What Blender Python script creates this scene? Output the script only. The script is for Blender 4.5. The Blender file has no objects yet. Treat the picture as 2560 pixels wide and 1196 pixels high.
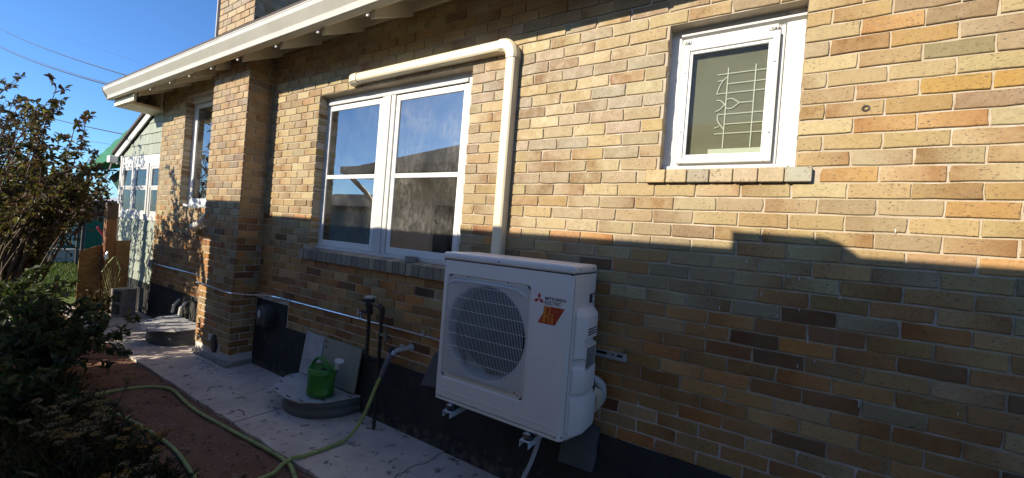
import bpy, bmesh, math, random
import numpy as np
from mathutils import Vector, Matrix, noise
rnd = random.Random(7)
R = math.radians
scene = bpy.context.scene
col = scene.collection

# ---------------------------------------------------------------- camera
cam_d = bpy.data.cameras.new('camera')
cam = bpy.data.objects.new('camera', cam_d); col.objects.link(cam)
cam_d.sensor_width = 36.0; cam_d.lens = 989.9 / 2560 * 36.0
cam_d.clip_start = 0.02; cam_d.clip_end = 2000
YAW, PITCH, ROLL = 0.54874, -0.002866, 0.079057
CAM = Vector((0.78619, -2.23148, 1.55717))
_f = Vector((-math.sin(YAW)*math.cos(PITCH), math.cos(YAW)*math.cos(PITCH), math.sin(PITCH)))
_r0 = Vector((math.cos(YAW), math.sin(YAW), 0)); _u0 = _r0.cross(_f)
_r = math.cos(ROLL)*_r0 + math.sin(ROLL)*_u0; _u = -math.sin(ROLL)*_r0 + math.cos(ROLL)*_u0
cam.matrix_world = Matrix(((_r.x, _u.x, -_f.x, CAM.x), (_r.y, _u.y, -_f.y, CAM.y), (_r.z, _u.z, -_f.z, CAM.z), (0, 0, 0, 1)))
scene.camera = cam

# ---------------------------------------------------------------- light
SUN = Vector((-0.47, -1.0, 0.48)).normalized()          # towards the sun
elev = math.asin(SUN.z); az = math.atan2(SUN.x, SUN.y)   # azimuth from +y towards +x
w = bpy.data.worlds.new('World'); scene.world = w; w.use_nodes = True
wn = w.node_tree; wn.nodes.clear()
sky = wn.nodes.new('ShaderNodeTexSky'); sky.sky_type = 'NISHITA'; sky.sun_disc = False
sky.sun_elevation = elev; sky.sun_rotation = az
sky.altitude = 1600; sky.air_density = 1.0; sky.dust_density = 1.4; sky.ozone_density = 3.0
bg = wn.nodes.new('ShaderNodeBackground'); bg.inputs['Strength'].default_value = 0.15
wo = wn.nodes.new('ShaderNodeOutputWorld')
tint = wn.nodes.new('ShaderNodeMix'); tint.data_type = 'RGBA'; tint.blend_type = 'MULTIPLY'
tint.inputs['Factor'].default_value = 1.0; tint.inputs['B'].default_value = (0.385, 0.575, 0.77, 1)     # the deep blue of thin, dry high-altitude air
wn.links.new(sky.outputs[0], tint.inputs['A']); wn.links.new(tint.outputs['Result'], bg.inputs['Color']); wn.links.new(bg.outputs[0], wo.inputs['Surface'])
sun_d = bpy.data.lights.new('sun', 'SUN'); sun_d.energy = 3.9; sun_d.angle = R(0.53); sun_d.color = (1.0, 0.89, 0.71)
sun = bpy.data.objects.new('sun', sun_d); col.objects.link(sun)
sun.rotation_euler = (-SUN).to_track_quat('-Z', 'Y').to_euler(); sun.location = (-4, -9, 8)
vs = scene.view_settings
vs.view_transform = 'Standard'; vs.look = 'None'; vs.exposure = 1.05; vs.gamma = 1; vs.use_curve_mapping = False
scene.cycles.max_bounces = 8; scene.cycles.transparent_max_bounces = 16

# ---------------------------------------------------------------- helpers
def px_area(pts):
    """rough size in the picture (pixels) of a few world points"""
    P = []
    for p in pts:
        d = Vector(p) - CAM; z = d.dot(_f)
        if z < 0.05: return 0, 0, 0
        P.append((1280 + 989.9*d.dot(_r)/z, 598 - 989.9*d.dot(_u)/z))
    a = 0
    for i in range(len(P)):
        x0, y0 = P[i]; x1, y1 = P[(i+1) % len(P)]; a += x0*y1 - x1*y0
    return abs(a)/2, sum(p[0] for p in P)/len(P), sum(p[1] for p in P)/len(P)

XF = None                                                # (scale, x0, z0, dy): moves a window back in its opening
class MB:
    """collects faces; build() links them as one mesh object"""
    def __init__(s): s.v = []; s.f = []; s.c = []; s.sm = []
    def add(s, v, f, smooth=False, c=None):
        o = len(s.v); s.v += [tuple(p) for p in v]
        for q in f: s.f.append(tuple(i+o for i in q)); s.sm.append(smooth)
        if c is not None: s.c += [c]*len(v)
        return s
    def box(s, x0, x1, y0, y1, z0, z1, c=None):
        v = [(x0,y0,z0),(x1,y0,z0),(x1,y1,z0),(x0,y1,z0),(x0,y0,z1),(x1,y0,z1),(x1,y1,z1),(x0,y1,z1)]
        return s.add(v, [(0,3,2,1),(4,5,6,7),(0,1,5,4),(1,2,6,5),(2,3,7,6),(3,0,4,7)], c=c)
    def obox(s, c0, ex, ey, ez, c=None):
        """box about centre c0 with half-axis vectors"""
        c0, ex, ey, ez = map(Vector, (c0, ex, ey, ez)); v = []
        for k in (-1, 1):
            for a, b in ((-1,-1),(1,-1),(1,1),(-1,1)): v.append(c0 + a*ex + b*ey + k*ez)
        return s.add(v, [(0,3,2,1),(4,5,6,7),(0,1,5,4),(1,2,6,5),(2,3,7,6),(3,0,4,7)], c=c)
    def rbox(s, x0, x1, y0, y1, z0, z1, r=0.005, seg=2):
        bm = bmesh.new(); bmesh.ops.create_cube(bm, size=1)
        for q in bm.verts: q.co = Vector(((x0+x1)/2+q.co.x*(x1-x0), (y0+y1)/2+q.co.y*(y1-y0), (z0+z1)/2+q.co.z*(z1-z0)))
        bmesh.ops.bevel(bm, geom=bm.edges[:], offset=r, segments=seg, profile=0.5, affect='EDGES')
        bm.verts.index_update()
        s.add([q.co[:] for q in bm.verts], [[q.index for q in f.verts] for f in bm.faces], smooth=seg > 1)
        bm.free(); return s
    def prism(s, pts, axis, a, b, c=None):
        """polygon in the two other axes, from a to b along axis"""
        def mk(p, t): return {'x': (t, p[0], p[1]), 'y': (p[0], t, p[1]), 'z': (p[0], p[1], t)}[axis]
        n = len(pts); v = [mk(p, a) for p in pts] + [mk(p, b) for p in pts]
        return s.add(v, [tuple(range(n))[::-1], tuple(range(n, 2*n))] + [(i, (i+1) % n, n+(i+1) % n, n+i) for i in range(n)], c=c)
    def loft(s, rings, closed=True, caps=True, smooth=True):
        n = len(rings[0]); v = [p for r in rings for p in r]; f = []
        for k in range(len(rings)-1):
            for i in range(n if closed else n-1):
                j = (i+1) % n; f.append((k*n+i, k*n+j, (k+1)*n+j, (k+1)*n+i))
        if caps: f.append(tuple(range(n))[::-1]); f.append(tuple((len(rings)-1)*n+i for i in range(n)))
        return s.add(v, f, smooth)
    def tube(s, pts, r, n=8, caps=True):
        pts = [Vector(p) for p in pts]; N = len(pts)
        rr = r if isinstance(r, (list, tuple)) else [r]*N
        rings = []; up = None
        for i in range(N):
            t = (pts[min(i+1, N-1)] - pts[max(i-1, 0)])
            if t.length < 1e-9: t = Vector((0,0,1))
            t.normalize()
            if up is None:
                up = t.orthogonal().normalized()
            up = (up - t*up.dot(t))
            if up.length < 1e-6: up = t.orthogonal()
            up.normalize(); sd = t.cross(up)
            rings.append([pts[i] + rr[i]*(math.cos(2*math.pi*k/n)*up + math.sin(2*math.pi*k/n)*sd) for k in range(n)])
        return s.loft(rings, caps=caps)
    def lathe(s, prof, c=(0,0,0), axis='z', n=24, sx=1, sy=1, caps=False):
        rings = []
        for r, h in prof:
            ring = []
            for k in range(n):
                a = 2*math.pi*k/n; p, q = r*math.cos(a)*sx, r*math.sin(a)*sy
                if axis == 'z': ring.append((c[0]+p, c[1]+q, c[2]+h))
                elif axis == 'y': ring.append((c[0]+p, c[1]+h, c[2]+q))
                else: ring.append((c[0]+h, c[1]+p, c[2]+q))
            rings.append(ring)
        return s.loft(rings, caps=caps)
    def build(s, name, mt=None, parent=None, at=None, sharp=35):
        o = Vector(at) if at is not None else (Vector(parent['o']) if parent is not None and 'o' in parent else Vector((0,0,0)))
        if XF: k, cx, cz, dy = XF; s.v = [(cx+(p[0]-cx)*k, p[1]+dy, cz+(p[2]-cz)*k) for p in s.v]
        me = bpy.data.meshes.new(name)
        me.from_pydata([(p[0]-o.x, p[1]-o.y, p[2]-o.z) for p in s.v], [], s.f)
        if any(s.sm):
            me.polygons.foreach_set('use_smooth', s.sm); me.set_sharp_from_angle(angle=R(sharp))
        if s.c and len(s.c) == len(s.v):
            at_ = me.color_attributes.new('tone', 'FLOAT_COLOR', 'POINT')
            at_.data.foreach_set('color', np.array([(*c[:3], c[3] if len(c) > 3 else 1) for c in s.c], dtype=np.float32).ravel())
        if mt: me.materials.append(mt)
        ob = bpy.data.objects.new(name, me); col.objects.link(ob)
        return attach(ob, o, parent)

def attach(ob, o, parent):
    ob['o'] = tuple(o)
    if parent is not None:
        ob.parent = parent; ob.location = Vector(o) - Vector(parent['o'])
    else: ob.location = o
    return ob
def tag(o, label=None, cat=None, group=None, kind=None):
    if label: o['label'] = label
    if cat: o['category'] = cat
    if group: o['group'] = group
    if kind: o['kind'] = kind
    return o
def thing(name, loc, label=None, cat=None, group=None, kind=None, parent=None):
    o = bpy.data.objects.new(name, None); col.objects.link(o); o.empty_display_size = 0.1
    attach(o, Vector(loc), parent)
    return tag(o, label, cat, group, kind)
def smooth_path(pts, per=6):
    P = [Vector(p) for p in pts]; P = [2*P[0]-P[1]] + P + [2*P[-1]-P[-2]]; out = []
    for i in range(1, len(P)-2):
        for k in range(per):
            t = k/per; a, b, c, d = P[i-1], P[i], P[i+1], P[i+2]
            out.append(0.5*((2*b) + (c-a)*t + (2*a-5*b+4*c-d)*t*t + (3*b-a-3*c+d)*t**3))
    out.append(P[-2]); return out

# ---------------------------------------------------------------- materials
def new_mat(name):
    m = bpy.data.materials.new(name); m.use_nodes = True
    nt = m.node_tree; b = nt.nodes['Principled BSDF']
    return m, nt, b
def node(nt, t, **kw):
    n = nt.nodes.new(t)
    for k, v in kw.items(): setattr(n, k, v)
    return n
def mixc(nt, fac, a, b, mode='MIX'):
    n = node(nt, 'ShaderNodeMix', data_type='RGBA', blend_type=mode)
    for sock, val in ((n.inputs['Factor'], fac), (n.inputs['A'], a), (n.inputs['B'], b)):
        if hasattr(val, 'is_linked') or hasattr(val, 'links'): nt.links.new(val, sock)
        elif isinstance(val, (int, float)): sock.default_value = val
        else: sock.default_value = (*val[:3], 1)
    return n.outputs['Result']
def noise_tex(nt, scale, detail=5, rough=0.6, vec=None, dist=0.0):
    n = node(nt, 'ShaderNodeTexNoise'); n.inputs['Scale'].default_value = scale; n.inputs['Detail'].default_value = detail
    n.inputs['Roughness'].default_value = rough; n.inputs['Distortion'].default_value = dist
    if vec is None: vec = node(nt, 'ShaderNodeNewGeometry').outputs['Position']
    nt.links.new(vec, n.inputs['Vector']); return n.outputs['Fac']
def ramp(nt, fac, a, b, lo=0.0, hi=1.0):
    n = node(nt, 'ShaderNodeMapRange'); n.inputs['From Min'].default_value = a; n.inputs['From Max'].default_value = b
    n.inputs['To Min'].default_value = lo; n.inputs['To Max'].default_value = hi
    nt.links.new(fac, n.inputs['Value']); return n.outputs['Result']
def scaled_pos(nt, s):
    g = node(nt, 'ShaderNodeNewGeometry'); m = node(nt, 'ShaderNodeMapping'); m.inputs['Scale'].default_value = s
    nt.links.new(g.outputs['Position'], m.inputs['Vector']); return m.outputs['Vector']
def bump(nt, b, h, strength, dist=0.005):
    n = node(nt, 'ShaderNodeBump'); n.inputs['Strength'].default_value = strength; n.inputs['Distance'].default_value = dist
    nt.links.new(h, n.inputs['Height']); nt.links.new(n.outputs[0], b.inputs['Normal'])
def M(name, c1, c2=None, scale=6, rough=0.6, metal=0, bmp=0, bscale=80, spec=0.5, c3=None, c3scale=60, c3lo=0.62, vec=None, bdist=0.004):
    """colour c1 broken up by c2 (large noise) and c3 (small flecks)"""
    m, nt, b = new_mat(name)
    b.inputs['Roughness'].default_value = rough; b.inputs['Metallic'].default_value = metal
    b.inputs['Specular IOR Level'].default_value = spec
    v = scaled_pos(nt, vec) if vec else None
    c = None
    if c2: c = mixc(nt, ramp(nt, noise_tex(nt, scale, 7, 0.65, v), 0.34, 0.66), c1, c2)
    if c3: c = mixc(nt, ramp(nt, noise_tex(nt, c3scale, 4, 0.6, v), c3lo, c3lo+0.08), c if c else c1, c3)
    if c: nt.links.new(c, b.inputs['Base Color'])
    else: b.inputs['Base Color'].default_value = (*c1, 1)
    if bmp: bump(nt, b, noise_tex(nt, bscale, 6, 0.65, v), bmp, bdist)
    if c2: nt.links.new(ramp(nt, noise_tex(nt, scale*3, 5), 0.3, 0.7, max(0.02, rough-0.1), min(1, rough+0.12)), b.inputs['Roughness'])
    return m

def brick_mat():
    m, nt, b = new_mat('brick_face')
    a = node(nt, 'ShaderNodeAttribute'); a.attribute_name = 'tone'
    base = a.outputs['Color']; amt = a.outputs['Alpha']
    n1 = noise_tex(nt, 14, 6, 0.7); n2 = noise_tex(nt, 45, 5, 0.65)
    # flashing: one part of a brick burnt darker and redder; alpha (0..1) varies along the brick
    fl = node(nt, 'ShaderNodeMath', operation='MULTIPLY'); nt.links.new(amt, fl.inputs[0]); nt.links.new(ramp(nt, n1, 0.25, 0.65, 0.35, 1.25), fl.inputs[1]); fl.use_clamp = True
    dark = mixc(nt, 1.0, base, (0.62, 0.42, 0.25), 'MULTIPLY')
    c = mixc(nt, fl.outputs[0], base, dark)
    c = mixc(nt, ramp(nt, n2, 0.3, 0.7, 0.0, 0.5), c, mixc(nt, 1.0, c, (0.62, 0.60, 0.58), 'MULTIPLY'))
    c = mixc(nt, ramp(nt, noise_tex(nt, 5, 4), 0.45, 0.75, 0.0, 0.14), c, (0.46, 0.39, 0.29))
    c = mixc(nt, ramp(nt, noise_tex(nt, 1.3, 5, 0.7, scaled_pos(nt, (1, 1, 0.6))), 0.35, 0.65, 0.0, 0.6), c, mixc(nt, 1.0, c, (0.78, 0.76, 0.72), 'MULTIPLY'))
    # iron spots
    spot = ramp(nt, noise_tex(nt, 140, 2, 0.6, scaled_pos(nt, (0.6, 1, 1))), 0.585, 0.65)
    gate = ramp(nt, noise_tex(nt, 9, 3), 0.38, 0.60, 0.22, 1.0)
    g = node(nt, 'ShaderNodeMath', operation='MULTIPLY'); nt.links.new(spot, g.inputs[0]); nt.links.new(gate, g.inputs[1])
    g2 = node(nt, 'ShaderNodeMath', operation='MULTIPLY'); nt.links.new(g.outputs[0], g2.inputs[0]); g2.inputs[1].default_value = 0.8
    c = mixc(nt, g2.outputs[0], c, (0.055, 0.035, 0.02))
    nt.links.new(c, b.inputs['Base Color'])
    b.inputs['Roughness'].default_value = 0.62; b.inputs['Specular IOR Level'].default_value = 0.45
    nt.links.new(ramp(nt, n1, 0.3, 0.7, 0.45, 0.8), b.inputs['Roughness'])
    h = node(nt, 'ShaderNodeMath', operation='ADD'); nt.links.new(noise_tex(nt, 160, 5, 0.7), h.inputs[0]); nt.links.new(n2, h.inputs[1])
    bump(nt, b, h.outputs[0], 0.35, 0.003)
    return m

def glass_mat(name, dust=0.06, streak=0.25, tint=(0.86, 0.9, 0.88), ior=3.1):
    """window pane: clear with Fresnel reflection and a film of dirt"""
    m, nt, b = new_mat(name); out = nt.nodes['Material Output']; nt.nodes.remove(b)
    tr = node(nt, 'ShaderNodeBsdfTransparent'); tr.inputs[0].default_value = (*tint, 1)
    gl = node(nt, 'ShaderNodeBsdfGlossy'); gl.inputs['Roughness'].default_value = 0.004; gl.inputs['Color'].default_value = (1, 1, 1, 1)
    fr = node(nt, 'ShaderNodeFresnel'); fr.inputs['IOR'].default_value = ior
    mx = node(nt, 'ShaderNodeMixShader'); nt.links.new(fr.outputs[0], mx.inputs[0]); nt.links.new(tr.outputs[0], mx.inputs[1]); nt.links.new(gl.outputs[0], mx.inputs[2])
    df = node(nt, 'ShaderNodeBsdfDiffuse'); df.inputs[0].default_value = (0.6, 0.58, 0.52, 1)
    big = ramp(nt, noise_tex(nt, 3.0, 2, 0.5, None, 0.4), 0.36, 0.72)
    fine = ramp(nt, noise_tex(nt, 22, 6, 0.75, scaled_pos(nt, (1.6, 1, 0.7)), 1.2), 0.38, 0.85)
    k = node(nt, 'ShaderNodeMath', operation='MULTIPLY'); nt.links.new(big, k.inputs[0]); nt.links.new(fine, k.inputs[1])
    k2 = node(nt, 'ShaderNodeMath', operation='MULTIPLY_ADD'); nt.links.new(k.outputs[0], k2.inputs[0]); k2.inputs[1].default_value = streak; k2.inputs[2].default_value = dust
    m2 = node(nt, 'ShaderNodeMixShader'); nt.links.new(k2.outputs[0], m2.inputs[0]); nt.links.new(mx.outputs[0], m2.inputs[1]); nt.links.new(df.outputs[0], m2.inputs[2])
    nt.links.new(m2.outputs[0], out.inputs['Surface'])
    return m
def leaf_mat(name, trans=0.35, rough=0.5):
    m, nt, b = new_mat(name); out = nt.nodes['Material Output']
    a = node(nt, 'ShaderNodeAttribute'); a.attribute_name = 'tone'
    c = mixc(nt, ramp(nt, noise_tex(nt, 60, 4), 0.3, 0.75, 0, 0.5), a.outputs['Color'], mixc(nt, 1.0, a.outputs['Color'], (0.6, 0.55, 0.45), 'MULTIPLY'))
    nt.links.new(c, b.inputs['Base Color']); b.inputs['Roughness'].default_value = rough; b.inputs['Specular IOR Level'].default_value = 0.35
    t = node(nt, 'ShaderNodeBsdfTranslucent'); nt.links.new(mixc(nt, 1.0, c, (1.3, 1.35, 0.7), 'MULTIPLY'), t.inputs[0])
    mx = node(nt, 'ShaderNodeMixShader'); mx.inputs[0].default_value = trans
    nt.links.new(b.outputs[0], mx.inputs[1]); nt.links.new(t.outputs[0], mx.inputs[2]); nt.links.new(mx.outputs[0], out.inputs['Surface'])
    return m
def tone_mat(name, rough=0.6, bmp=0.2, bscale=60, spec=0.4, var=0.35):
    m, nt, b = new_mat(name)
    a = node(nt, 'ShaderNodeAttribute'); a.attribute_name = 'tone'
    c = mixc(nt, ramp(nt, noise_tex(nt, 8, 6, 0.7), 0.3, 0.7, 0, var), a.outputs['Color'], mixc(nt, 1.0, a.outputs['Color'], (0.6, 0.6, 0.6), 'MULTIPLY'))
    nt.links.new(c, b.inputs['Base Color']); b.inputs['Roughness'].default_value = rough; b.inputs['Specular IOR Level'].default_value = spec
    bump(nt, b, noise_tex(nt, bscale, 6), bmp); return m
def plywood_mat():
    m, nt, b = new_mat('strand_board')
    v = node(nt, 'ShaderNodeTexVoronoi'); v.inputs['Scale'].default_value = 28; v.inputs['Randomness'].default_value = 1
    nt.links.new(scaled_pos(nt, (1, 1, 2.6)), v.inputs['Vector'])
    sep = node(nt, 'ShaderNodeSeparateColor'); nt.links.new(v.outputs['Color'], sep.inputs[0])
    c = mixc(nt, sep.outputs[0], (0.36, 0.20, 0.07), (0.20, 0.10, 0.035))
    c = mixc(nt, ramp(nt, noise_tex(nt, 7, 5), 0.45, 0.7, 0, 0.6), c, (0.10, 0.06, 0.03))
    nt.links.new(c, b.inputs['Base Color']); b.inputs['Roughness'].default_value = 0.75; bump(nt, b, sep.outputs[1], 0.3); return m

MT = dict(
    brick=brick_mat(),
    mortar=M('mortar', (0.50, 0.42, 0.31), (0.39, 0.325, 0.235), 7, 0.95, bmp=1.0, bscale=200, spec=0.1, c3=(0.54, 0.50, 0.44), c3scale=3.0, c3lo=0.60),
    parge=M('black_parging', (0.030, 0.029, 0.029), (0.044, 0.042, 0.041), 5, 0.85, bmp=0.35, bscale=70, spec=0.2, c3=(0.115, 0.108, 0.10), c3scale=20, c3lo=0.68),
    white=M('white_paint', (0.66, 0.66, 0.64), (0.60, 0.60, 0.58), 6, 0.45, bmp=0.08, bscale=40, c3=(0.40, 0.38, 0.35), c3scale=45, c3lo=0.72),
    dwhite=M('weathered_white_paint', (0.56, 0.555, 0.53), (0.47, 0.465, 0.445), 9, 0.6, bmp=0.2, bscale=60, c3=(0.30, 0.27, 0.24), c3scale=30, c3lo=0.68),
    cream=M('cream_metal', (0.52, 0.50, 0.43), (0.45, 0.43, 0.37), 2.5, 0.4, bmp=0.04, bscale=20, c3=(0.40, 0.38, 0.33), c3scale=14, c3lo=0.66),
    eave=M('cream_wood_paint', (0.72, 0.66, 0.51), (0.62, 0.56, 0.43), 5, 0.6, bmp=0.15, bscale=50, c3=(0.26, 0.22, 0.15), c3scale=18, c3lo=0.68),
    ivory=M('ivory_plastic', (0.68, 0.61, 0.44), (0.63, 0.56, 0.40), 5, 0.38),
    sage=tone_mat('sage_shingle_paint', 0.7, 0.3, 60),
    shingle_roof=M('asphalt_roofing', (0.06, 0.045, 0.04), (0.10, 0.08, 0.07), 30, 0.9, bmp=0.5, bscale=200),
    casing=M('off_white_enamel', (0.80, 0.74, 0.685), (0.77, 0.71, 0.655), 3, 0.42, bmp=0.02, bscale=120),
    wire=M('grey_coated_wire', (0.60, 0.59, 0.58), None, rough=0.4),
    fanblade=M('black_fan_plastic', (0.007, 0.007, 0.008), None, rough=0.6),
    dark=M('dark_plastic', (0.018, 0.018, 0.02), None, rough=0.5),
    seam=M('black_gap', (0.004, 0.004, 0.004), None, rough=0.9),
    coil=M('coil_fins', (0.010, 0.010, 0.012), None, rough=0.8),
    galv=M('galvanised_steel', (0.52, 0.54, 0.55), (0.40, 0.42, 0.43), 14, 0.42, metal=0.4, bmp=0.06),
    zinc=M('zinc_plated_steel', (0.62, 0.65, 0.68), None, rough=0.25, metal=0.95),
    conduit=M('conduit_steel', (0.66, 0.70, 0.74), (0.55, 0.58, 0.62), 20, 0.24, metal=0.9),
    iron=M('black_iron_pipe', (0.022, 0.019, 0.017), (0.045, 0.03, 0.022), 12, 0.6, bmp=0.2),
    brass=M('weathered_brass', (0.22, 0.18, 0.10), (0.10, 0.085, 0.06), 40, 0.5, metal=0.6),
    rubber=M('blue_grey_rubber', (0.13, 0.13, 0.155), (0.10, 0.10, 0.12), 20, 0.6),
    plastic_dark=M('brown_grey_plastic', (0.052, 0.048, 0.046), (0.04, 0.037, 0.035), 8, 0.55, bmp=0.1),
    well=M('dull_corrugated_steel', (0.145, 0.15, 0.15), (0.10, 0.10, 0.102), 9, 0.6, metal=0.35, bmp=0.15, c3=(0.26, 0.23, 0.20), c3scale=12, c3lo=0.62),
    hose=M('yellow_green_vinyl', (0.33, 0.39, 0.12), (0.26, 0.30, 0.10), 6, 0.42, bmp=0.15, bscale=30, c3=(0.13, 0.12, 0.06), c3scale=22, c3lo=0.6),
    can=M('green_plastic', (0.035, 0.20, 0.026), (0.031, 0.17, 0.022), 8, 0.32),
    rose=M('pale_grey_plastic', (0.55, 0.56, 0.58), None, rough=0.4),
    concrete=M('old_concrete', (0.66, 0.57, 0.50), (0.48, 0.405, 0.355), 3.4, 0.9, bmp=0.6, bscale=90, spec=0.2, c3=(0.20, 0.165, 0.14), c3scale=13, c3lo=0.585),
    cap=M('dusty_grey_metal', (0.48, 0.48, 0.48), (0.34, 0.34, 0.34), 7, 0.7, bmp=0.25, bscale=40, c3=(0.50, 0.49, 0.47), c3scale=5, c3lo=0.60),
    slate=M('grey_board', (0.095, 0.098, 0.105), (0.075, 0.078, 0.083), 10, 0.75, bmp=0.25),
    olive=M('olive_sheet', (0.30, 0.285, 0.215), (0.25, 0.24, 0.18), 9, 0.7, bmp=0.3, bscale=150),
    block=M('cinder_block', (0.34, 0.31, 0.27), (0.25, 0.23, 0.20), 12, 0.95, bmp=0.8, bscale=180, c3=(0.12, 0.10, 0.08), c3scale=60, c3lo=0.62),
    soil=M('red_brown_soil', (0.30, 0.165, 0.115), (0.19, 0.105, 0.073), 4, 0.95, bmp=1.0, bscale=55, spec=0.1, c3=(0.40, 0.27, 0.20), c3scale=70, c3lo=0.6, bdist=0.02),
    dirt=M('garden_soil', (0.085, 0.062, 0.040), (0.055, 0.046, 0.030), 5, 0.95, bmp=1.0, bscale=40, spec=0.1, c3=(0.09, 0.07, 0.045), c3scale=50, c3lo=0.62, bdist=0.02),
    lawn=M('lawn_soil', (0.10, 0.14, 0.03), (0.13, 0.15, 0.04), 3, 0.95, bmp=0.8, bscale=60, spec=0.1),
    bark=M('grey_bark', (0.11, 0.085, 0.06), (0.07, 0.052, 0.036), 25, 0.9, bmp=0.6, bscale=90, vec=(1, 1, 0.3)),
    twig=M('brown_twig', (0.055, 0.038, 0.026), (0.09, 0.065, 0.045), 20, 0.85),
    leaf=leaf_mat('shrub_leaf'), dry=leaf_mat('dry_leaf', 0.2, 0.7), blade=leaf_mat('grass_blade', 0.3),
    flower=tone_mat('dry_flower', 0.9, 0.5, 300),
    wood=M('orange_brown_timber', (0.30, 0.125, 0.04), (0.21, 0.085, 0.03), 6, 0.65, bmp=0.25, bscale=60, vec=(6, 6, 0.6)),
    oldwood=M('dark_fence_wood', (0.11, 0.07, 0.045), (0.07, 0.045, 0.03), 8, 0.85, vec=(5, 5, 0.5), bmp=0.3),
    osb=plywood_mat(),
    awning=M('green_canvas', (0.006, 0.165, 0.075), (0.005, 0.13, 0.06), 7, 0.75, bmp=0.1, bscale=300),
    awning_shaded=M('shaded_green_canvas', (0.004, 0.035, 0.02), None, rough=0.9),  # canvas colour darkened for the shadowed space under the awning
    mesh_green=M('green_shade_cloth', (0.012, 0.10, 0.055), (0.010, 0.075, 0.04), 9, 0.8),
    teal=M('pale_teal_paint', (0.36, 0.58, 0.55), (0.30, 0.50, 0.48), 6, 0.6),
    net=M('pale_green_netting', (0.35, 0.42, 0.20), None, rough=0.7),
    black=M('black_cable', (0.012, 0.013, 0.016), None, rough=0.6),
    red=M('red_plastic', (0.45, 0.02, 0.025), None, rough=0.5),
    lattice=M('pale_glazing_bar', (0.56, 0.52, 0.43), None, rough=0.6),
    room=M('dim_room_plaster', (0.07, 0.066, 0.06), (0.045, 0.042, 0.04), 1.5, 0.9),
    stain=M('stained_pine', (0.25, 0.11, 0.04), None, rough=0.5),
    glass=glass_mat('dusty_glass', 0.010, 0.22), glass_dirty=glass_mat('grimy_glass', 0.025, 0.36), glass_clean=glass_mat('clear_glass', 0.003, 0.04), glass_plain=glass_mat('plain_glass', 0.003, 0.03, ior=1.25),
    tape=M('grey_tape', (0.20, 0.20, 0.21), (0.16, 0.16, 0.17), 30, 0.5),
    siding=M('pale_siding', (0.80, 0.76, 0.68), (0.76, 0.72, 0.64), 2, 0.7),
)
def see_through(name, c, amt):
    m, nt, b = new_mat(name); out = nt.nodes['Material Output']; b.inputs['Roughness'].default_value = .9; b.inputs['Specular IOR Level'].default_value = .1
    nt.links.new(mixc(nt, ramp(nt, noise_tex(nt, 4, 5, .6, scaled_pos(nt, (1, 1, 3))), .35, .65), c, tuple(x*.85 for x in c)), b.inputs['Base Color'])
    t = node(nt, 'ShaderNodeBsdfTransparent'); mx = node(nt, 'ShaderNodeMixShader'); mx.inputs[0].default_value = amt
    nt.links.new(b.outputs[0], mx.inputs[1]); nt.links.new(t.outputs[0], mx.inputs[2]); nt.links.new(mx.outputs[0], out.inputs['Surface']); return m
MT['screen'] = see_through('tan_insect_screen', (.24, .205, .145), .20)
_m = MT['parge']; _nt = _m.node_tree; _b = _nt.nodes['Principled BSDF']; _old = _b.inputs['Base Color'].links[0].from_socket
_sx = node(_nt, 'ShaderNodeSeparateXYZ'); _nt.links.new(node(_nt, 'ShaderNodeNewGeometry').outputs['Position'], _sx.inputs[0])
_h = ramp(_nt, _sx.outputs['Z'], 0.0, 0.22, 0.26, 0.0); _k = node(_nt, 'ShaderNodeMath', operation='ADD'); _nt.links.new(_h, _k.inputs[0]); _nt.links.new(noise_tex(_nt, 16, 7, 0.75), _k.inputs[1])
_nt.links.new(mixc(_nt, ramp(_nt, _k.outputs[0], 0.66, 0.84, 0.0, 0.7), _old, (0.15, 0.13, 0.11)), _b.inputs['Base Color'])
_m = MT['mortar']; _nt = _m.node_tree; _b = _nt.nodes['Principled BSDF']; _old = _b.inputs['Base Color'].links[0].from_socket   # pale repointing in the lowest courses
_sx = node(_nt, 'ShaderNodeSeparateXYZ'); _nt.links.new(node(_nt, 'ShaderNodeNewGeometry').outputs['Position'], _sx.inputs[0])
_k = node(_nt, 'ShaderNodeMath', operation='ADD'); _nt.links.new(ramp(_nt, _sx.outputs['Z'], 0.5, 0.85, 0.34, 0.0), _k.inputs[0]); _nt.links.new(noise_tex(_nt, 4, 4, 0.6), _k.inputs[1])
_nt.links.new(mixc(_nt, ramp(_nt, _k.outputs[0], 0.56, 0.80, 0.0, 0.9), _old, (0.66, 0.61, 0.58)), _b.inputs['Base Color'])
def paint(name, c, rough=0.5):
    m, nt, b = new_mat(name); b.inputs['Base Color'].default_value = (*c, 1); b.inputs['Roughness'].default_value = rough; return m

# ---------------------------------------------------------------- ground
def grid(name, x0, x1, y0, y1, nx, ny, fz, mt, parent=None):
    mb = MB(); v = []; f = []
    for j in range(ny+1):
        for i in range(nx+1):
            x = x0+(x1-x0)*i/nx; y = y0+(y1-y0)*j/ny; v.append((x, y, fz(x, y)))
    for j in range(ny):
        for i in range(nx):
            a = j*(nx+1)+i; f.append((a, a+1, a+nx+2, a+nx+1))
    mb.add(v, f, True); return mb.build(name, mt, parent, sharp=180)
tag(MB().add([(-300,-300,-0.09),(300,-300,-0.09),(300,300,-0.09),(-300,300,-0.09)], [(0,1,2,3)]).build('ground', MT['dirt']), kind='structure')
def n3(x, y, s, o=0): return noise.noise(Vector((x*s, y*s, o)))
def edge_y(x): return -0.735 - 0.02*n3(x, 0, 3)
def z_path(x, y): return -0.022 + 0.012*n3(x, y, 2.3) + 0.008*n3(x, y, 9, 3) + 0.004*n3(x, y, 30, 5)
tag(grid('dirt_path', -8.2, 2.4, -1.34, -0.69, 340, 26, z_path, MT['soil']), kind='structure')
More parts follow.
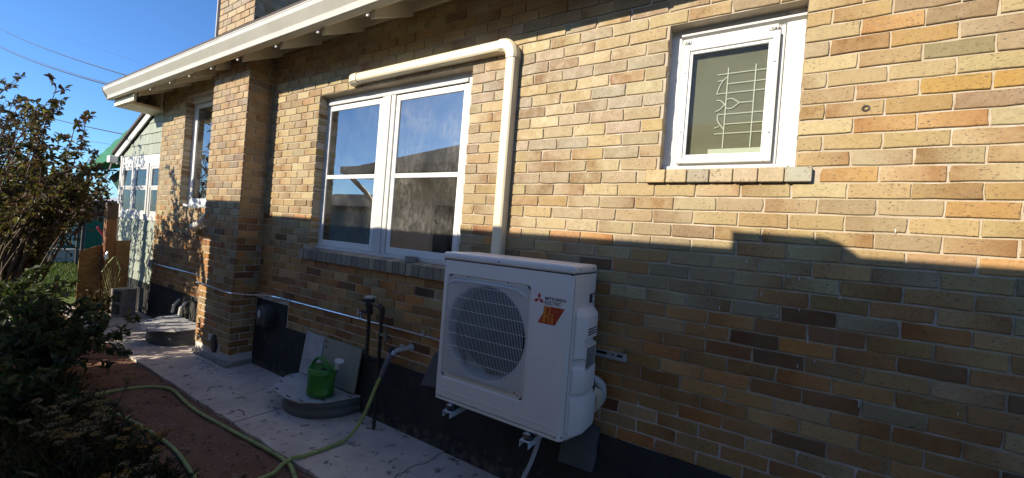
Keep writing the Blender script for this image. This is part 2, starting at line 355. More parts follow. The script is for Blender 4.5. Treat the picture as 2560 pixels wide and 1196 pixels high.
def z_bed(x, y): return -0.012 + 0.02*n3(x, y, 1.4, 7) + 0.014*n3(x, y, 6, 2) - 0.03*max(0, min(1, (y+1.29)/0.08)) 
tag(grid('garden_bed', -9.4, 2.4, -3.6, -1.16, 200, 50, z_bed, MT['dirt']), kind='structure')
def z_lawn(x, y): return -0.02 + 0.015*n3(x, y, 0.8, 9)
tag(grid('lawn', -40, -8.15, -12, 14, 60, 50, z_lawn, MT['lawn']), kind='structure')
walk = thing('sidewalk', (-2, -0.36, 0), kind='structure')
def slab(pts, z1=0.0, z0=-0.085):
    mb = MB(); mb.prism(pts, 'z', z0, z1)
    return mb.build('slab', MT['concrete'], walk)
def jag(xa, ya, xb, yb, n, amp, seed):
    rr = random.Random(seed); P = []
    for i in range(n+1):
        t = i/n; o = 0 if i in (0, n) else rr.uniform(-amp, amp)
        P.append((xa+(xb-xa)*t + o, ya+(yb-ya)*t))
    return P
def outer(xa, xb, seed): # ragged outer edge from xa to xb
    rr = random.Random(seed); n = max(2, int(abs(xb-xa)/0.12))
    return [(xa+(xb-xa)*i/n, -0.722+rr.uniform(-0.008, 0.008)) for i in range(n+1)]
J = [jag(-8.05, -0.72, -8.0, -0.015, 6, 0.01, 1), jag(-4.31, -0.72, -4.30, -0.015, 6, 0.004, 2), jag(-2.47, -0.72, -2.43, -0.015, 6, 0.004, 3),
     jag(-1.08, -0.72, -0.99, -0.015, 22, 0.016, 4), jag(0.75, -0.72, 0.75, -0.015, 6, 0.004, 5), jag(2.4, -0.72, 2.4, -0.015, 6, 0.004, 6)]
gap = [0, 0.012, 0.012, 0.008, 0.012, 0]
for i in range(5):
    L_ = [(x+gap[i]/2, y) for x, y in J[i]]; R_ = [(x-gap[i+1]/2, y) for x, y in J[i+1]]
    lo = outer(L_[0][0], R_[0][0], 20+i)[1:-1]
    slab(L_[::-1] + lo + R_, z1=(0, 0.003, 0, -0.006, 0)[i])

# ---------------------------------------------------------------- the brick house
C0 = 0.0715; B0 = 0.20301; ZR = 1.95                      # course height, brick pitch, height of course 0
house = thing('brick_house', (-2.0, 0, 0), 'low buff brick house with a white gutter and white framed windows above black painted foundation', 'house')
WX0, WX1 = -6.75, 2.4; WZ0, WZ1 = 0.484, 3.395
OPEN = [(-2.855, -1.02, 1.203, 2.772), (0.317, 0.925, 1.986, 2.772), (-5.95, -4.95, 1.628, 3.13)]
VENTP = (-3.71, -3.115, 0.484, 0.715)
HOLES = OPEN + [(-2.955, -0.925, 1.199, 1.300), (0.254, 0.988, 1.914, 1.986), VENTP]
def wall_with_holes(mb, x0, x1, z0, z1, y0, y1, holes):
    xs = sorted({x0, x1} | {h[0] for h in holes} | {h[1] for h in holes}); xs = [x for x in xs if x0 <= x <= x1]
    for a, b in zip(xs[:-1], xs[1:]):
        m = (a+b)/2; hs = sorted((h[2], h[3]) for h in holes if h[0] < m < h[1]); z = z0
        for ha, hb in hs:
            if ha > z: mb.box(a, b, y0, y1, z, ha)
            z = max(z, hb)
        if z < z1: mb.box(a, b, y0, y1, z, z1)
mb = MB(); wall_with_holes(mb, WX0, WX1, WZ0, WZ1, 0.0065, 0.10, OPEN)
wall = mb.build('brick_wall', MT['mortar'], house)

PAL = [((0.43, 0.345, 0.1783), 12), ((0.405, 0.305, 0.1436), 18), ((0.375, 0.27, 0.1175), 13), ((0.385, 0.255, 0.1001), 3.5), ((0.35, 0.265, 0.1392), 16), ((0.36, 0.27, 0.1522), 6), ((0.34, 0.265, 0.1479), 8), ((0.285, 0.215, 0.1087), 3), ((0.23, 0.155, 0.0696), 1)]
PAL_DARK_SHADED = [((0.5321, 0.31, 0.1224), 8), ((0.464, 0.2471, 0.0816), 9), ((0.4578, 0.1932, 0.0463), 8), ((0.4208, 0.2203, 0.0789), 12), ((0.3837, 0.1842, 0.0626), 9), ((0.4208, 0.2471, 0.0924), 10), ((0.4455, 0.2877, 0.136), 5), ((0.3588, 0.2022, 0.0653), 9), ((0.2847, 0.1259, 0.0353), 7), ((0.1795, 0.0809, 0.0245), 4), ((0.0928, 0.0449, 0.0163), 1.5)]  # below the shadow line: more dark bricks, with shade tuned into the colours
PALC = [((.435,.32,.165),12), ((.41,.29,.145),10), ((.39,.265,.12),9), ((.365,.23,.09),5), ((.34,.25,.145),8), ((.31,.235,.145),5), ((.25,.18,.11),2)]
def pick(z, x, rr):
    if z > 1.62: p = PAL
    elif z > 1.25: p = PAL if rr.random() < 0.62 else PAL_DARK_SHADED  # mixed palettes just under the shadow line grade the shade
    else: p = PAL_DARK_SHADED if rr.random() < 0.90 else PAL
    t = rr.uniform(0, sum(w_ for _, w_ in p))
    for c, w_ in p:
        t -= w_
        if t <= 0: break
    if z > 1.62 and x > 0.9 and rr.random() < 0.38: c = rr.choice([(.40,.28,.13), (.42,.25,.085), (.37,.255,.105)])
    if z > 1.62 and -1.2 < x < 0.3 and z > 2.1 and rr.random() < 0.35: c = rr.choice([(.35,.275,.18), (.33,.275,.18), (.345,.265,.175)])
    k = rr.uniform(0.88, 1.1); return (c[0]*k, c[1]*k*rr.uniform(.97, 1.03), c[2]*k*rr.uniform(.92, 1.08))
# bricks whose colour can be read off the photograph: (course, left joint in half bricks) -> colour
FIX = {(11, 14): (.035,.022,.016), (13, 12): (.07,.045,.032), (12, 12): (.30,.19,.10), (7, 14): (.25,.25,.19), (8, 13): (.21,.15,.075), (9, 12): (.11,.085,.05),
       (4, 9): (.36,.19,.075), (15, 12): (.17,.18,.17), (15, 14): (.10,.075,.05), (14, 13): (.17,.145,.085), (14, 15): (.17,.12,.08), (10, 15): (.34,.29,.2), (16, 11): (.17,.17,.16),
       (10, 11): (.22,.22,.18), (7, 12): (.30,.17,.08), (6, 13): (.23,.165,.09), (6, 11): (.27,.265,.26), (5, 5): (.25,.21,.14), (12, 5): (.30,.31,.32), (12, 7): (.29,.29,.27),
       (-5, 13): (.50,.335,.115), (-5, 15): (.50,.32,.10), (-7, 13): (.30,.265,.165), (-8, 12): (.47,.32,.14), (0, 15): (.30,.20,.08), (0, 13): (.44,.41,.30), (-4, 12): (.42,.29,.13), (-4, 15): (.40,.36,.23), (-9, 14): (.40,.30,.165), (2, 13): (.49,.34,.16), (3, 14): (.49,.35,.185), (1, 12): (.44,.35,.26), (4, 13): (.52,.44,.28), (-3, 15): (.50,.45,.33), (-2, 13): (.38,.265,.125), (-2, 11): (.49,.30,.12), (-6, 14): (.50,.43,.27), (-6, 12): (.50,.41,.27),
       (7, -1): (.10,.06,.035), (9, 0): (.16,.10,.055), (9, 2): (.27,.245,.17), (10, -1): (.10,.075,.05), (8, 3): (.30,.18,.09), (5, 3): (.20,.17,.13), (5, 1): (.23,.19,.15), (6, 2): (.28,.18,.09), (14, 5): (.07,.05,.04), (14, 6): (.35,.18,.075)}
def brick_geo(w_, h_, dep, rr, proud, col_, fl, deepL=False, deepR=False):
    """one brick about its centre: slightly ragged front outline, worn edge, sides running back into the wall"""
    a, b = w_/2, h_/2; j = 0.0021
    pts = [(-a,-b), (-a*.33,-b), (a*.33,-b), (a,-b), (a,0), (a,b), (a*.33,b), (-a*.33,b), (-a,b), (-a,0)] if w_ > 0.06 else [(-a,-b), (a,-b), (a,0), (a,b), (-a,b), (-a,0)]
    O = [(x+rr.uniform(-j, j)*1.2, z+rr.uniform(-j, j)) for x, z in pts]
    if rr.random() < .22:                                # a knocked corner
        q_ = rr.choice([k_ for k_, p_ in enumerate(pts) if abs(abs(p_[0])-a) < 1e-9 and abs(abs(p_[1])-b) < 1e-9]); O[q_] = (O[q_][0]*(1-rr.uniform(.003, .006)/a), O[q_][1]*(1-rr.uniform(.001, .0035)/b))
    tilt = rr.uniform(-.0012, .0012); ch = 0.0028
    I = [(x*(1-ch/a), z*(1-ch/b)) for x, z in O]
    n = len(O); mb = MB()
    v = [(x, -proud+tilt*x/a, z) for x, z in I] + [(x, -proud+0.0024+tilt*x/a, z) for x, z in O] + [(x, dep, z) for x, z in O]
    f = [tuple(range(n))]
    for k in range(n):
        m = (k+1) % n; f += [(k, n+k, n+m, m), (n+k, 2*n+k, 2*n+m, n+m)]
    mb.add(v, f)
    c = []
    for p in v:
        t = (p[0]/a+1)/2; c.append((*col_, max(0, fl[0]*(1-t)+fl[1]*t)))
    mb.c = c; return mb
def flash(rr):
    u = rr.random()
    if u < 0.45: return (rr.uniform(0, .15), rr.uniform(0, .15))
    if u < 0.68: return (rr.uniform(.5, 1.0), rr.uniform(-.5, .0))
    if u < 0.90: return (rr.uniform(-.5, 0), rr.uniform(.5, 1.0))
    return (rr.uniform(.4, .8), rr.uniform(.4, .8))
BR = []                                                  # (centre, mb, importance)
rb = random.Random(11)
for row in range(-20, 21):
    zc = ZR - row*C0
    if zc - C0/2 < WZ0-0.01 or zc + C0/2 > WZ1+0.02: continue
    h = -70 + (row % 2)
    while h*B0/2 < WX1:
        x0, x1 = h*B0/2 + .0042, (h+2)*B0/2 - .0042
        segs = [(max(x0, WX0), min(x1, WX1))]
        for o in HOLES:
            if not (o[2]-.004 < zc < o[3]+.004) and not (o[2] < zc-.02 < o[3]) : continue
            ns = []
            for a, b in segs:
                if o[0] >= b or o[1] <= a: ns.append((a, b)); continue
                if o[0] > a: ns.append((a, o[0]))
                if o[1] < b: ns.append((o[1], b))
            segs = ns
        for a, b in segs:
            if b-a < 0.028: continue
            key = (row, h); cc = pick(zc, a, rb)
            if key in FIX: cc = tuple(q*(.80 if row < 5 else 1.45) for q in FIX[key]); cc = (cc[0], cc[1]*.92, cc[2]*.68)  # colours under the shadow line lifted, sunlit rows lowered
            deep = any(abs(a-o[1]) < 1e-6 or abs(b-o[0]) < 1e-6 for o in OPEN) or abs(a-WX0) < 1e-6
            fl = (0, 0.1) if key in FIX and key not in ((4, 9), (-2, 13)) else flash(rb)
            if key in ((4, 9), (-2, 13)): fl = (-.4, .9)
            g = brick_geo(b-a, 0.0624 + rb.uniform(-.0014, .0012), 0.095 if deep else 0.014, rb, rb.uniform(-0.0008, 0.0022), cc, fl)
            xc = (a+b)/2; ar, px, py = px_area([(a,0,zc-.03),(b,0,zc-.03),(b,0,zc+.03),(a,0,zc+.03)])
            if not (-60 < px < 2620 and -60 < py < 1256): ar *= 0.02
            if 1085 < px < 1435 and 650 < py < 1090: ar *= 0.01
            if (a > -1.0 and 2.87 < zc) or (xc < -3.7 and xc > -4.5): ar *= 0.5
            BR.append((ar, (xc, 0, zc), g))
        h += 2
BR.sort(key=lambda t: -t[0])
def put_bricks(lst, parent, keep, name='brick'):
    rest = MB()
    for i, (ar, c, g) in enumerate(lst):
        if i < keep:
            g.v = [(p[0]+c[0], p[1]+c[1], p[2]+c[2]) for p in g.v]; g.build(name, MT['brick'], parent, at=c)
        else:
            o = len(rest.v); rest.v += [(p[0]+c[0], p[1]+c[1], p[2]+c[2]) for p in g.v]
            rest.f += [tuple(k+o for k in q) for q in g.f]; rest.sm += g.sm; rest.c += g.c
    if rest.v: tag(rest.build('brick_courses', MT['brick'], parent), kind='stuff')
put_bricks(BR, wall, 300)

mb = MB()
for (x, z, h_) in ((.76, 1.545, .018), (.93, 1.495, .022), (.83, 1.395, .02), (.98, 1.34, .012), (1.02, 1.22, .03), (.99, 1.09, .02), (.66, 1.30, .018), (.60, 1.19, .012), (1.21, .99, .034), (.85, 1.28, .01), (.97, 1.48, .012), (.90, 1.30, .009), (1.12, 1.415, .012), (1.05, 1.12, .012), (1.50, 1.02, .008), (.71, 1.05, .014), (1.28, 1.72, .016)):
    mb.box(x-.0014, x+.0014, -.0042, -.0015, z-h_, z)
tag(mb.build('paint_drips', MT['white'], wall), kind='stuff')
mb = MB(); mb.lathe([(.007, -.004), (.013, -.0045), (.015, -.001)], (1.155, 0, 2.235), 'y', 12); mb.build('rusty_anchor', MT['iron'], wall)
mb = MB(); mb.box(WX0-.004, WX1, -0.010, 0.10, -0.09, 0.484)
mb.build('foundation', MT['parge'], house)
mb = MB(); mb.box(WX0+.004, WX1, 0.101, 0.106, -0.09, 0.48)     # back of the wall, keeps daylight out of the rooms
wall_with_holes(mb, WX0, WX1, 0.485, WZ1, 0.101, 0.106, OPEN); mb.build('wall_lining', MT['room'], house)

# brick sills
sill = thing('window_sill', (-1.94, -0.03, 1.2), parent=house); n = 28; p = (2.955-0.925)/n
for i in range(n):
    xc = -2.955 + p*(i+.5); ww = p-.009; k = rb.uniform(.85, 1.15)
    cc = [(.27,.245,.19), (.22,.19,.145), (.30,.255,.18), (.36,.315,.23), (.24,.20,.16)][rb.randrange(5)]; cc = tuple(q*k for q in cc)
    y0 = -0.031+rb.uniform(-.0015, .0015); z1 = 1.297+rb.uniform(-.001, .001)
    mb = MB(); mb.prism([(y0, 1.203), (0.115, 1.203), (0.115, 1.318), (y0+.004, z1), (y0, z1-.004)], 'x', xc-ww/2, xc+ww/2); mb.c = [(*cc, .1)]*len(mb.v)
    mb.build('sill_brick', MT['brick'], sill)
MB().box(-2.953, -0.927, -0.024, 0.05, 1.2045, 1.292).build('sill_mortar', MT['mortar'], sill)
sill = thing('window_sill', (0.62, -0.02, 1.95), parent=house); n = 7; p = (0.988-0.254)/n
for i in range(n):
    xc = 0.254 + p*(i+.5); ww = p-.007
    cc = [(.47,.34,.16), (.46,.36,.2), (.34,.29,.2), (.45,.355,.22), (.44,.34,.22), (.44,.345,.205), (.38,.36,.27)][i]
    y0 = -0.026+rb.uniform(-.001, .001)
    mb = MB(); mb.rbox(xc-ww/2, xc+ww/2, y0, 0.115, 1.916, 1.985, .003, 1); mb.c = [(*cc, 0)]*len(mb.v)
    mb.build('sill_brick', MT['brick'], sill)
MB().box(0.256, 0.986, -0.014, 0.05, 1.919, 1.981).build('sill_mortar', MT['mortar'], sill)

# chimney
CX0, CX1, CY0, CY1, CZT = -4.49, -3.71, -0.245, 0.45, 5.3
chim = thing('chimney', (-4.1, -0.1, 0), parent=house)
MB().box(CX0+.007, CX1-.007, CY0+.007, 0.0, -0.06, 3.3).box(CX0+.007, CX1-.007, CY0+.007, CY1, 3.3005, CZT).build('chimney_core', MT['mortar'], chim)
BC = []; pw = (CX1-CX0)/4
def side_brick(y0, y1, zc, cc, fl):
    g = brick_geo(y1-y0, 0.062, 0.012, rb, rb.uniform(-.0008, .0018), cc, fl)
    g.v = [(-p[1], p[0], p[2]) for p in g.v]                 # faces +x
    return ((CX1, (y0+y1)/2, zc), g)
def pickc(z):
    if z < 1.55 and rb.random() < .8: return pick(1.2, 0, rb)  # chimney below the shadow line takes the shade-tuned palette
    t = rb.uniform(0, sum(w_ for _, w_ in PALC))
    for c, w_ in PALC:
        t -= w_
        if t <= 0: break
    k = rb.uniform(.9, 1.1); return tuple(q*k for q in c)
for row in range(-46, 27):
    zc = ZR - row*C0 + .0
    if zc < 0.10 or zc > CZT-.03: continue
    xs = [CX0 + pw*k for k in range(5)] if row % 2 else [CX0, CX0+pw/2] + [CX0+pw/2+pw*k for k in (1, 2, 3)] + [CX1]
    for a, b in zip(xs[:-1], xs[1:]):
        if abs((a+b)/2+4.03) < .09 and abs(zc-.19) < .10: continue
        last = b == CX1; ww = b-a-(.0045 if (last or a == CX0) else .009); xc = (a+b)/2 + (.0025 if last else (-.0025 if a == CX0 else 0))
        g = brick_geo(ww, 0.062, 0.012, rb, rb.uniform(-.0008, .0018), pickc(zc), flash(rb))
        ar, px, py = px_area([(a,CY0,zc-.03),(b,CY0,zc-.03),(b,CY0,zc+.03),(a,CY0,zc+.03)])
        if py < -20 or 3.1 < zc < 3.5: ar *= .01
        BC.append((ar, (xc, CY0, zc), g))
    yend = 0.0 if zc < 3.2 else CY1
    ys = [CY0+.013] + ([-.145, 0.0] if row % 2 else [-.045, 0.0])
    if yend > 0: ys = ys[:-1] + [ys[-2]+.2, ys[-2]+.4, CY1]
    for a, b in zip(ys[:-1], ys[1:]):
        if b-a < .03: continue
        c, g = side_brick(a+.0, b-.010, zc, pickc(zc), flash(rb))
        ar, px, py = px_area([(CX1,a,zc-.03),(CX1,b,zc-.03),(CX1,b,zc+.03),(CX1,a,zc+.03)])
        if py < -20 or 3.1 < zc < 3.5: ar *= .01
        BC.append((ar, c, g))
BC.sort(key=lambda t: -t[0]); put_bricks(BC, chim, 230)
MB().rbox(CX0-.015, CX1+.012, CY0-.022, 0.0, -0.06, 0.052, .008, 1).build('chimney_footing', MT['block'], chim)
MB().rbox(-3.90, -3.74, CY0-.012, CY0+.01, 0.056, 0.105, .006, 1).build('patch', MT['cap'], chim)
mb = MB(); mb.lathe([(.0, -.012), (.062, -.012), (.072, -.006), (.074, .012)], (-4.03, CY0, .19), 'y', 28, 1, 1.35); mb.build('cleanout_cover', MT['dark'], chim)
MB().box(CX0-.03, CX0-.012, CY0-.02, CY0+.12, 3.2, CZT).build('flashing_strip', MT['cap'], chim)

# eaves: roof, gutter, fascia, soffit, rafters
GX0, GX1 = -7.36, 2.5
mb = MB(); mb.prism([(-0.50, 3.262), (4.5, 5.66), (4.5, 5.78), (-0.50, 3.30)], 'x', GX0+.02, GX1); mb.build('roof', MT['shingle_roof'], house)
prof = [(-.392, 3.115), (-.445, 3.098), (-.468, 3.100), (-.470, 3.112), (-.462, 3.122), (-.468, 3.150), (-.492, 3.185), (-.512, 3.215), (-.514, 3.247), (-.518, 3.252), (-.516, 3.261), (-.503, 3.262), (-.503, 3.235), (-.485, 3.20), (-.455, 3.15), (-.455, 3.125), (-.40, 3.14), (-.40, 3.27), (-.392, 3.27)]
mb = MB(); mb.prism(prof, 'x', GX0, GX1); gut = mb.build('gutter', MT['cream'], house)
mb = MB(); mb.prism([(-.395, 3.102), (-.446, 3.092), (-.476, 3.095), (-.476, 3.12), (-.52, 3.21), (-.525, 3.262), (-.395, 3.272)], 'x', GX0-.006, GX0-.001); mb.build('gutter_end_cap', MT['cream'], gut)
MB().box(GX0+.03, GX1, -.391, -.362, 3.128, 3.26).build('fascia', MT['eave'], house)
mb = MB(); mb.prism([(-.36, 3.205), (.02, 3.397), (.02, 3.41), (-.36, 3.218)], 'x', GX0+.05, GX1); mb.build('soffit', MT['eave'], house)
for k in range(3):
    ya = -.36+.126*k; mb = MB(); za = 3.202+(ya+.36)*.505
    mb.prism([(ya, za), (ya+.122, za+.0616), (ya+.122, za+.0656), (ya, za+.004)], 'x', GX0+.05, GX1); mb.build('soffit_board', MT['eave'], house)
for x in (-6.45, -5.86, -5.24, -4.70, -4.16, -3.60, -2.91, -2.29, -1.69, -1.08, -.48, .12, .72, 1.32, 1.92):
    mb = MB(); mb.prism([(-.43, 3.060), (-.36, 3.078), (.012, 3.285), (.012, 3.39), (-.36, 3.20), (-.36, 3.105), (-.43, 3.088)][:5] if False else [(-.361, 3.070), (.008, 3.275), (.008, 3.388), (-.361, 3.198)], 'x', x-.021, x+.021)
    r_ = mb.build('rafter', MT['eave'], house)
    MB().rbox(x-.014, x+.014, -.412, -.398, 3.062, 3.084, .003, 1).build('rafter_tip', MT['white'], r_)
MB().box(GX0+.05, WX0-.01, -.36, .10, 3.020, 3.05).build('eave_return', MT['eave'], house)
MB().box(GX0+.05, WX0-.002, -.025, -.012, 3.0505, 3.385).build('return_panel', MT['eave'], house)
MB().box(GX0+.05, -6.52, -.390, -.3615, 3.018, 3.127).build('return_fascia', MT['eave'], house)
mb = MB(); mb.prism([(-.39, 3.016), (.1, 3.016), (.1, 3.30), (3.0, 4.76), (3.0, 4.99), (-.39, 3.27)], 'x', GX0+.02, GX0+.049); mb.build('rake_board', MT['cream'], house)
for k in range(5): MB().box(GX0+.06+.105*k, GX0+.06+.105*k+.098, -.355, .08, 3.0125, 3.0195).build('return_board', MT['eave'], house)
MB().box(WX0, WX1, -.012, .0, 3.30, 3.385).build('frieze_board', MT['eave'], house)

# ---------------------------------------------------------------- windows of the brick house
def frame_rect(mb, x0, x1, z0, z1, t, y0, y1, tb=None, tt=None, r=0.004):
    tb = tb or t; tt = tt or t
    mb.rbox(x0, x0+t, y0, y1, z0, z1, r, 1); mb.rbox(x1-t, x1, y0, y1, z0, z1, r, 1)
    mb.rbox(x0+t, x1-t, y0+.001, y1, z0, z0+tb, r, 1); mb.rbox(x0+t, x1-t, y0+.001, y1, z1-tt, z1, r, 1); return mb
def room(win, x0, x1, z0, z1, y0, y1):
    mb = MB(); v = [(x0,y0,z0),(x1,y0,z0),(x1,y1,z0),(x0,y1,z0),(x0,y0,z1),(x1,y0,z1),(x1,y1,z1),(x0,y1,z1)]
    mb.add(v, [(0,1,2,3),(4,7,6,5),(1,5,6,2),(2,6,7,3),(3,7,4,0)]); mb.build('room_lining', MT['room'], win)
win = thing('window', (-1.94, .05, 1.3), parent=house)
XF = (1.0235, .786, 1.557, .054)
mb = MB(); x0, x1, z0, z1 = -2.852, -1.023, 1.312, 2.770
mb.rbox(x0, x0+.085, .035, .10, z0, z1, .004, 1); mb.rbox(x1-.05, x1+.045, .035, .10, z0, z1, .004, 1)
mb.rbox(x0+.085, x1-.05, .036, .10, z1-.072, z1, .004, 1); mb.rbox(x0+.06, x1-.03, .015, .10, z0-.006, z0+.028, .004, 1)
mb.rbox(x0+.0855, x1-.0505, .024, .034, z1-.10, z1-.072, .004, 1)
mb.rbox(-1.995, -1.835, .030, .10, z0+.029, z1-.074, .004, 1); mb.rbox(-1.945, -1.885, .022, .029, z0+.03, z1-.10, .003, 1)
mb.build('frame', MT['dwhite'], win)
for (a, b, dirty) in ((-2.764, -1.997, 'glass'), (-1.833, -1.075, 'glass_dirty')):
    mb = MB(); frame_rect(mb, a, b, 1.342, 2.668, .045, .040, .062, tb=.058, tt=.05); mb.build('storm_frame', MT['white'], win)
    mb = MB(); frame_rect(mb, a+.0455, b-.0455, 1.992, 2.617, .028, .070, .094, tb=.040); mb.build('sash', MT['white'], win)
    mb = MB(); frame_rect(mb, a+.0455, b-.0455, 1.402, 1.990, .034, .096, .118, tb=.05, tt=.03); mb.build('sash', MT['dwhite'], win)
    MB().rbox(a+.045, b-.045, .042, .064, 1.975, 2.012, .003, 1).build('meeting_rail', MT['white'], win)
    MB().box(a+.046, b-.046, .0500, .0535, 1.40, 1.975).build('pane', MT[dirty], win)
    MB().box(a+.046, b-.046, .0500, .0535, 2.012, 2.618).build('pane', MT[dirty], win)
    mb = MB(); xm = (a+b)/2; mb.prism([(xm-.022, 2.032), (xm+.022, 2.032), (xm, 2.052)], 'y', .066, .0695); mb.build('sash_lift', MT['ivory'], win)
    MB().box(a+.08, b-.08, .0955, .0985, 1.452, 1.962).build('pane', MT['glass_clean'], win)
MB().rbox(-1.788, -1.772, .0645, .093, 1.402, 1.974, .003, 1).build('stained_stop', MT['stain'], win)
mb = MB()
for k in range(9): mb.tube([(-2.749+.0, .038, 2.55-.13*k), (-2.749, .026, 2.548-.13*k)], .0035, 6)
mb.build('storm_clips', MT['zinc'], win)
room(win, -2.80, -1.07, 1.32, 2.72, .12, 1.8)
def rag(x0, x1, z0, y, seed):   # folded cloth inside the lower sash
    rr = random.Random(seed); P = [(x0+(x1-x0)*i/24, y, z0+.012*math.sin(i*.9)+rr.uniform(-.004, .004)) for i in range(25)]
    return P
mb = MB(); mb.tube(rag(-1.75, -1.13, 1.462, .108, 3), .008, 6); mb.build('weatherstrip', MT['dwhite'], win)

win = thing('window', (0.62, .05, 1.99), parent=house)
XF = (1.0235, .786, 1.557, .054)
x0, x1, z0, z1 = .319, .923, 1.988, 2.770; mb = MB()
mb.rbox(x0, x0+.060, .036, .10, z0, z1, .003, 1); mb.rbox(x1-.075, x1+.004, .030, .10, z0, z1, .003, 1)
mb.rbox(x0+.06, x1-.075, .034, .10, z1-.085, z1, .003, 1); mb.rbox(x0+.02, x1-.03, .012, .10, z0+.001, z0+.02, .003, 1)
mb.build('frame', MT['white'], win)
MB().prism([(.034, 2.728), (.012, 2.712), (.008, 2.700), (.034, 2.690)], 'x', x0+.06, x1-.002).build('drip_moulding', MT['dwhite'], win)
MB().rbox(x0+.075, x1-.11, .014, .033, 2.652, 2.686, .003, 1).build('head_casing', MT['white'], win)
for xc in (x0+.09, x1-.13):
    mb = MB(); mb.rbox(xc-.022, xc+.022, .008, .0135, 2.657, 2.683, .003, 1); mb.tube([(xc-.008, .004, 2.668), (xc+.010, .004, 2.664)], .005, 6); mb.tube([(xc, .010, 2.66), (xc+.004, .000, 2.656)], .004, 6)
    mb.build('storm_hanger', MT['dwhite'], win)
mb = MB(); frame_rect(mb, x0+.062, x1-.078, 2.010, 2.682, .018, .030, .060); mb.build('frame_stop', MT['white'], win)
st = MB(); frame_rect(st, .398, .824, 2.020, 2.648, .030, .000, .028, tb=.030, tt=.034, r=.003); st.build('storm_frame', MT['white'], win)
st = MB(); frame_rect(st, .428, .794, 2.051, 2.613, .015, .008, .026, r=.002); st.build('storm_inner_frame', MT['white'], win)
MB().box(.4432, .7788, .0205, .0235, 2.0662, 2.5978).build('pane', MT['glass_plain'], win)
MB().box(.4432, .7788, .0485, .0500, 2.0662, 2.5978).build('insect_screen', MT['screen'], win)
lat = MB(); yb = .0455
def bar(p, q, r=.0034): lat.tube([(p[0], yb, p[1]), (q[0], yb, q[1])], r, 6)
xr = .778
bar((.612, 2.515), (.612, 2.10)); bar((.733, 2.516), (.733, 2.10))
for z, xa in ((2.484, .563), (2.431, .615), (2.384, .566), (2.275, .578), (2.224, .615), (2.176, .568)): bar((xa, z), (xr, z))
bar((.672, 2.329), (.733, 2.328))
def curve(pts): lat.tube([(p[0], yb, p[1]) for p in smooth_path([(a, 0, b) for a, b in pts], 5) for p in [(p[0], p[2])]], .0032, 6)
curve([(.612, 2.352), (.640, 2.352), (.672, 2.329)]); curve([(.612, 2.306), (.640, 2.304), (.672, 2.329)])
curve([(.612, 2.470), (.585, 2.44), (.566, 2.386)]); curve([(.566, 2.450), (.590, 2.452)]); curve([(.566, 2.352), (.590, 2.345), (.612, 2.318)]); curve([(.566, 2.292), (.590, 2.305), (.612, 2.335)])
curve([(.578, 2.275), (.582, 2.24), (.612, 2.196)]); curve([(.566, 2.206), (.590, 2.214)])
MB().box(.545, xr, .043, .0475, 2.0672, 2.098).build('sash_rail', MT['lattice'], win)
mb = MB(); frame_rect(mb, .40, .82, 2.03, 2.64, .075, .070, .095); mb.build('inner_sash', MT['dwhite'], win)
MB().box(.46, .76, .10, .104, 2.08, 2.50).build('blind', paint('dim_blind', (.16, .155, .13), .8), win)
lat.build('leaded_bars', MT['lattice'], win)
mb = MB()
for xx, zz in ((.412, 2.50), (.412, 2.19), (.806, 2.50), (.806, 2.16)): mb.rbox(xx-.004, xx+.004, -.006, .001, zz-.006, zz+.006, .002, 1)
mb.build('turn_clip', MT['galv'], win)
room(win, .36, .88, 2.0, 2.70, .12, .6)

win = thing('window', (-5.4, .05, 1.63), parent=house)
XF = (1.0175, .786, 1.557, .04)
x0, x1, z0, z1 = -5.948, -4.952, 1.632, 3.128; mb = MB()
mb.rbox(x0, x0+.11, .03, .10, z0, z1, .004, 1); mb.rbox(x1-.11, x1, .03, .10, z0, z1, .004, 1); mb.rbox(x0+.11, x1-.11, .031, .10, z1-.10, z1, .004, 1); mb.rbox(x0+.02, x1-.02, .0, .10, z0+.001, z0+.035, .004, 1)
mb.rbox(x0+.1105, x0+.15, .055, .10, z0+.036, z1-.10, .004, 1)
mb.build('frame', MT['white'], win)
mb = MB(); frame_rect(mb, x0+.155, x1-.155, 1.67, 3.02, .06, .062, .09, tb=.08); mb.build('sash', MT['white'], win)
MB().box(x0+.216, x1-.216, .072, .076, 1.752, 2.958).build('pane', MT['glass'], win)
mb = MB()
for k in range(9): mb.tube([(x0+.13, .054, 2.80-.13*k), (x0+.13, .042, 2.798-.13*k)], .004, 6)
mb.build('storm_clips', MT['zinc'], win)
MB().rbox(x0+.25, x1-.23, .12, .13, 1.76, 2.95, .004, 1).build('curtain', MT['dwhite'], win) if False else None
room(win, -5.90, -5.0, 1.64, 3.1, .12, 1.6)
XF = None

# ---------------------------------------------------------------- heat pump on the wall
AX0, AX1, AZ0, AZ1, AY0, AY1 = -0.798, 0.042, 0.564, 1.444, -0.405, -0.075
ac = thing('heat_pump', (-0.378, -0.24, AZ0), 'off-white outdoor heat pump with a round fan grille and red sticker hung on the wall', 'heat pump')
RX0, RX1, RZ0, RZ1 = -.757, -.190, .700, 1.318           # grille recess
LZ = 1.400                                                # lid seam
rc = .030; mb = MB()
def plan(inset=0, r=rc):
    P = [(AX0+inset, AY1-inset)]
    for (cx, cy, a0) in ((AX0+inset+r, AY0+inset+r, 180), (AX1-inset-r, AY0+inset+r, 270)):
        for k in range(7): a = R(a0+15*k); P.append((cx+r*math.cos(a), cy+r*math.sin(a)))
    P.append((AX1-inset, AY1-inset)); return P
P = plan(); n = len(P)
zb = AZ0+.004
for i in range(n-1):
    if i == 7: continue                                  # the flat front, built round the recess
    mb.add([(*P[i], zb), (*P[i+1], zb), (*P[i+1], LZ-.003), (*P[i], LZ-.003)], [(0,1,2,3)], True)
fx0, fx1 = P[7][0], P[8][0]
